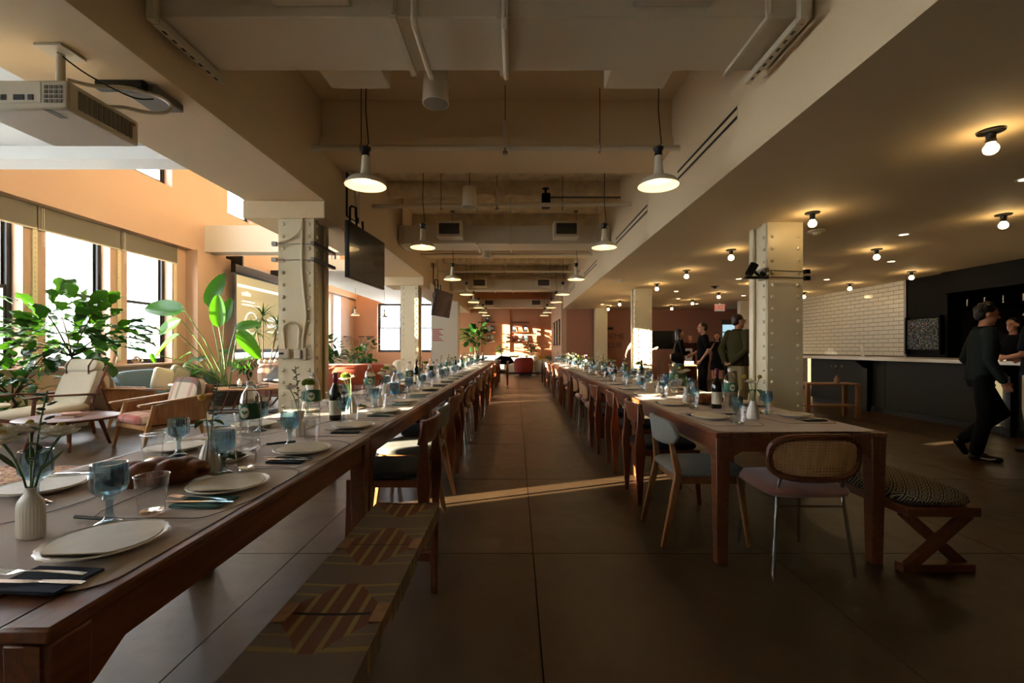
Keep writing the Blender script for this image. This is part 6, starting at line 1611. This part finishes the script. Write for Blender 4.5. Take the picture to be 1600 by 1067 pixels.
# olive man, back to camera, hands clasped behind
def glasses(t, s, J, HP):
    for sd in (-1, 1): MB().tube([HP(sd*.03+.022*math.cos(a_), .1, .012+.02*math.sin(a_)) for a_ in [2*PI*k/12 for k in range(13)]], .003*s, 5).build('glasses_rim', M['blackm'], t); MB().tube([HP(sd*.055, .098, .018), HP(sd*.08, -.01, .02)], .003*s, 5).build('glasses_temple', M['blackm'], t)
person('man in olive shirt and khaki trousers with hands clasped behind his back', (3.78, 7.75, 0), R(-70), 1.80,
       dict(elL=(-.27, -.08, 1.17), wrL=(-.07, -.19, .93), elR=(.27, -.08, 1.17), wrR=(.07, -.2, .95), hdL=(.9, -.1, -.25), hdR=(-.9, -.1, -.3), nrmL=(0, .2, 1), nrmR=(0, .2, 1), curl=.8), ('c_olive', 'long'), ('c_khaki', 'pants'), 'shoe_b', ('hairb', 'short'), 'skin', vox=.009, soft=1.13, head_turn=R(-20), extra=glasses)
# man in black tee facing left
person('man in black t-shirt and black trousers with a hand in his pocket', (4.2, 10.2, 0), R(80), 1.80, dict(elL=(-.25, -.05, 1.14), wrL=(-.2, .09, .93), elR=(.25, .02, 1.15), wrR=(.2, .2, 1.05)), ('c_black', 'short'), ('c_black', 'pants'), 'shoe_b', ('hairb', 'short'), 'skin', vox=.011)
# woman with handbag
skirtm = mat('green_print_skirt', '#1d3a30', .9, noise=1, scale=38, col2='#6f8a78'); M['skirt'] = skirtm
def bag(t, s, J, HP):
    b = MB(); b.cushion((.2, -.12, 1.02), (.11, .3, .2), .5); b.build('handbag', M['shoe_b'], t)
    MB().tube([(.2, -.25, 1.09), (.19, -.16, 1.3), (.12, -.03, 1.47), (.19, .06, 1.3), (.2, .02, 1.1)], .007, 6).build('bag_strap', M['steel'], t)
person('woman in black jacket and green print skirt with a black handbag', (3.85, 10.75, 0), R(-90), 1.68, dict(elL=(-.24, .02, 1.16), wrL=(-.05, .24, 1.13), elR=(.24, .02, 1.16), wrR=(.05, .24, 1.18), hdL=(.8, .4, .1), hdR=(-.8, .4, .1)), ('c_black', 'long'), ('skirt', 'long_skirt'), 'shoe_b', ('hair', 'long'), 'skin', True, .011, extra=bag)
# woman in black dress, hand at chest
person('woman in short black dress and tall boots with a hand raised to her chest', (5.84, 13.2, 0), R(150), 1.68, dict(elL=(-.24, .04, 1.15), wrL=(-.2, .1, .95), elR=(.24, .06, 1.12), wrR=(.1, .16, 1.34), hdR=(-.3, .1, .9)), ('c_black', 'short'), ('c_black', 'short_dress'), 'shoe_b', ('hair', 'long'), 'skin', True, .013, head_tilt=R(-4))
person('woman in dark brown print dress in the background of the group', (5.68, 14.8, 0), R(170), 1.66, dict(elR=(.24, .06, 1.12), wrR=(.08, .2, 1.2), hdR=(-.6, .3, .5)), ('c_pattern', 'long'), ('c_pattern', 'long_skirt'), 'shoe_b', ('hairb', 'short'), 'skin2', True, .014)
person('person in pale top mostly hidden behind the second right column', (3.5, 13.0, 0), R(190), 1.7, dict(elL=(-.36, .05, 1.2), wrL=(-.44, .15, 1.25), elR=(.36, .05, 1.2), wrR=(.42, .1, 1.1)), ('c_cream', 'short'), ('c_khaki', 'pants'), 'shoe_b', ('hair', 'long'), 'skin', True, .014)
person('person in dark clothes behind the woman in the black dress', (7.15, 15.2, 0), R(180), 1.72, None, ('c_black', 'long'), ('c_black', 'pants'), 'shoe_b', ('hair', 'short'), 'skin2', False, .016)
bpy.data.scenes.remove(TMP)
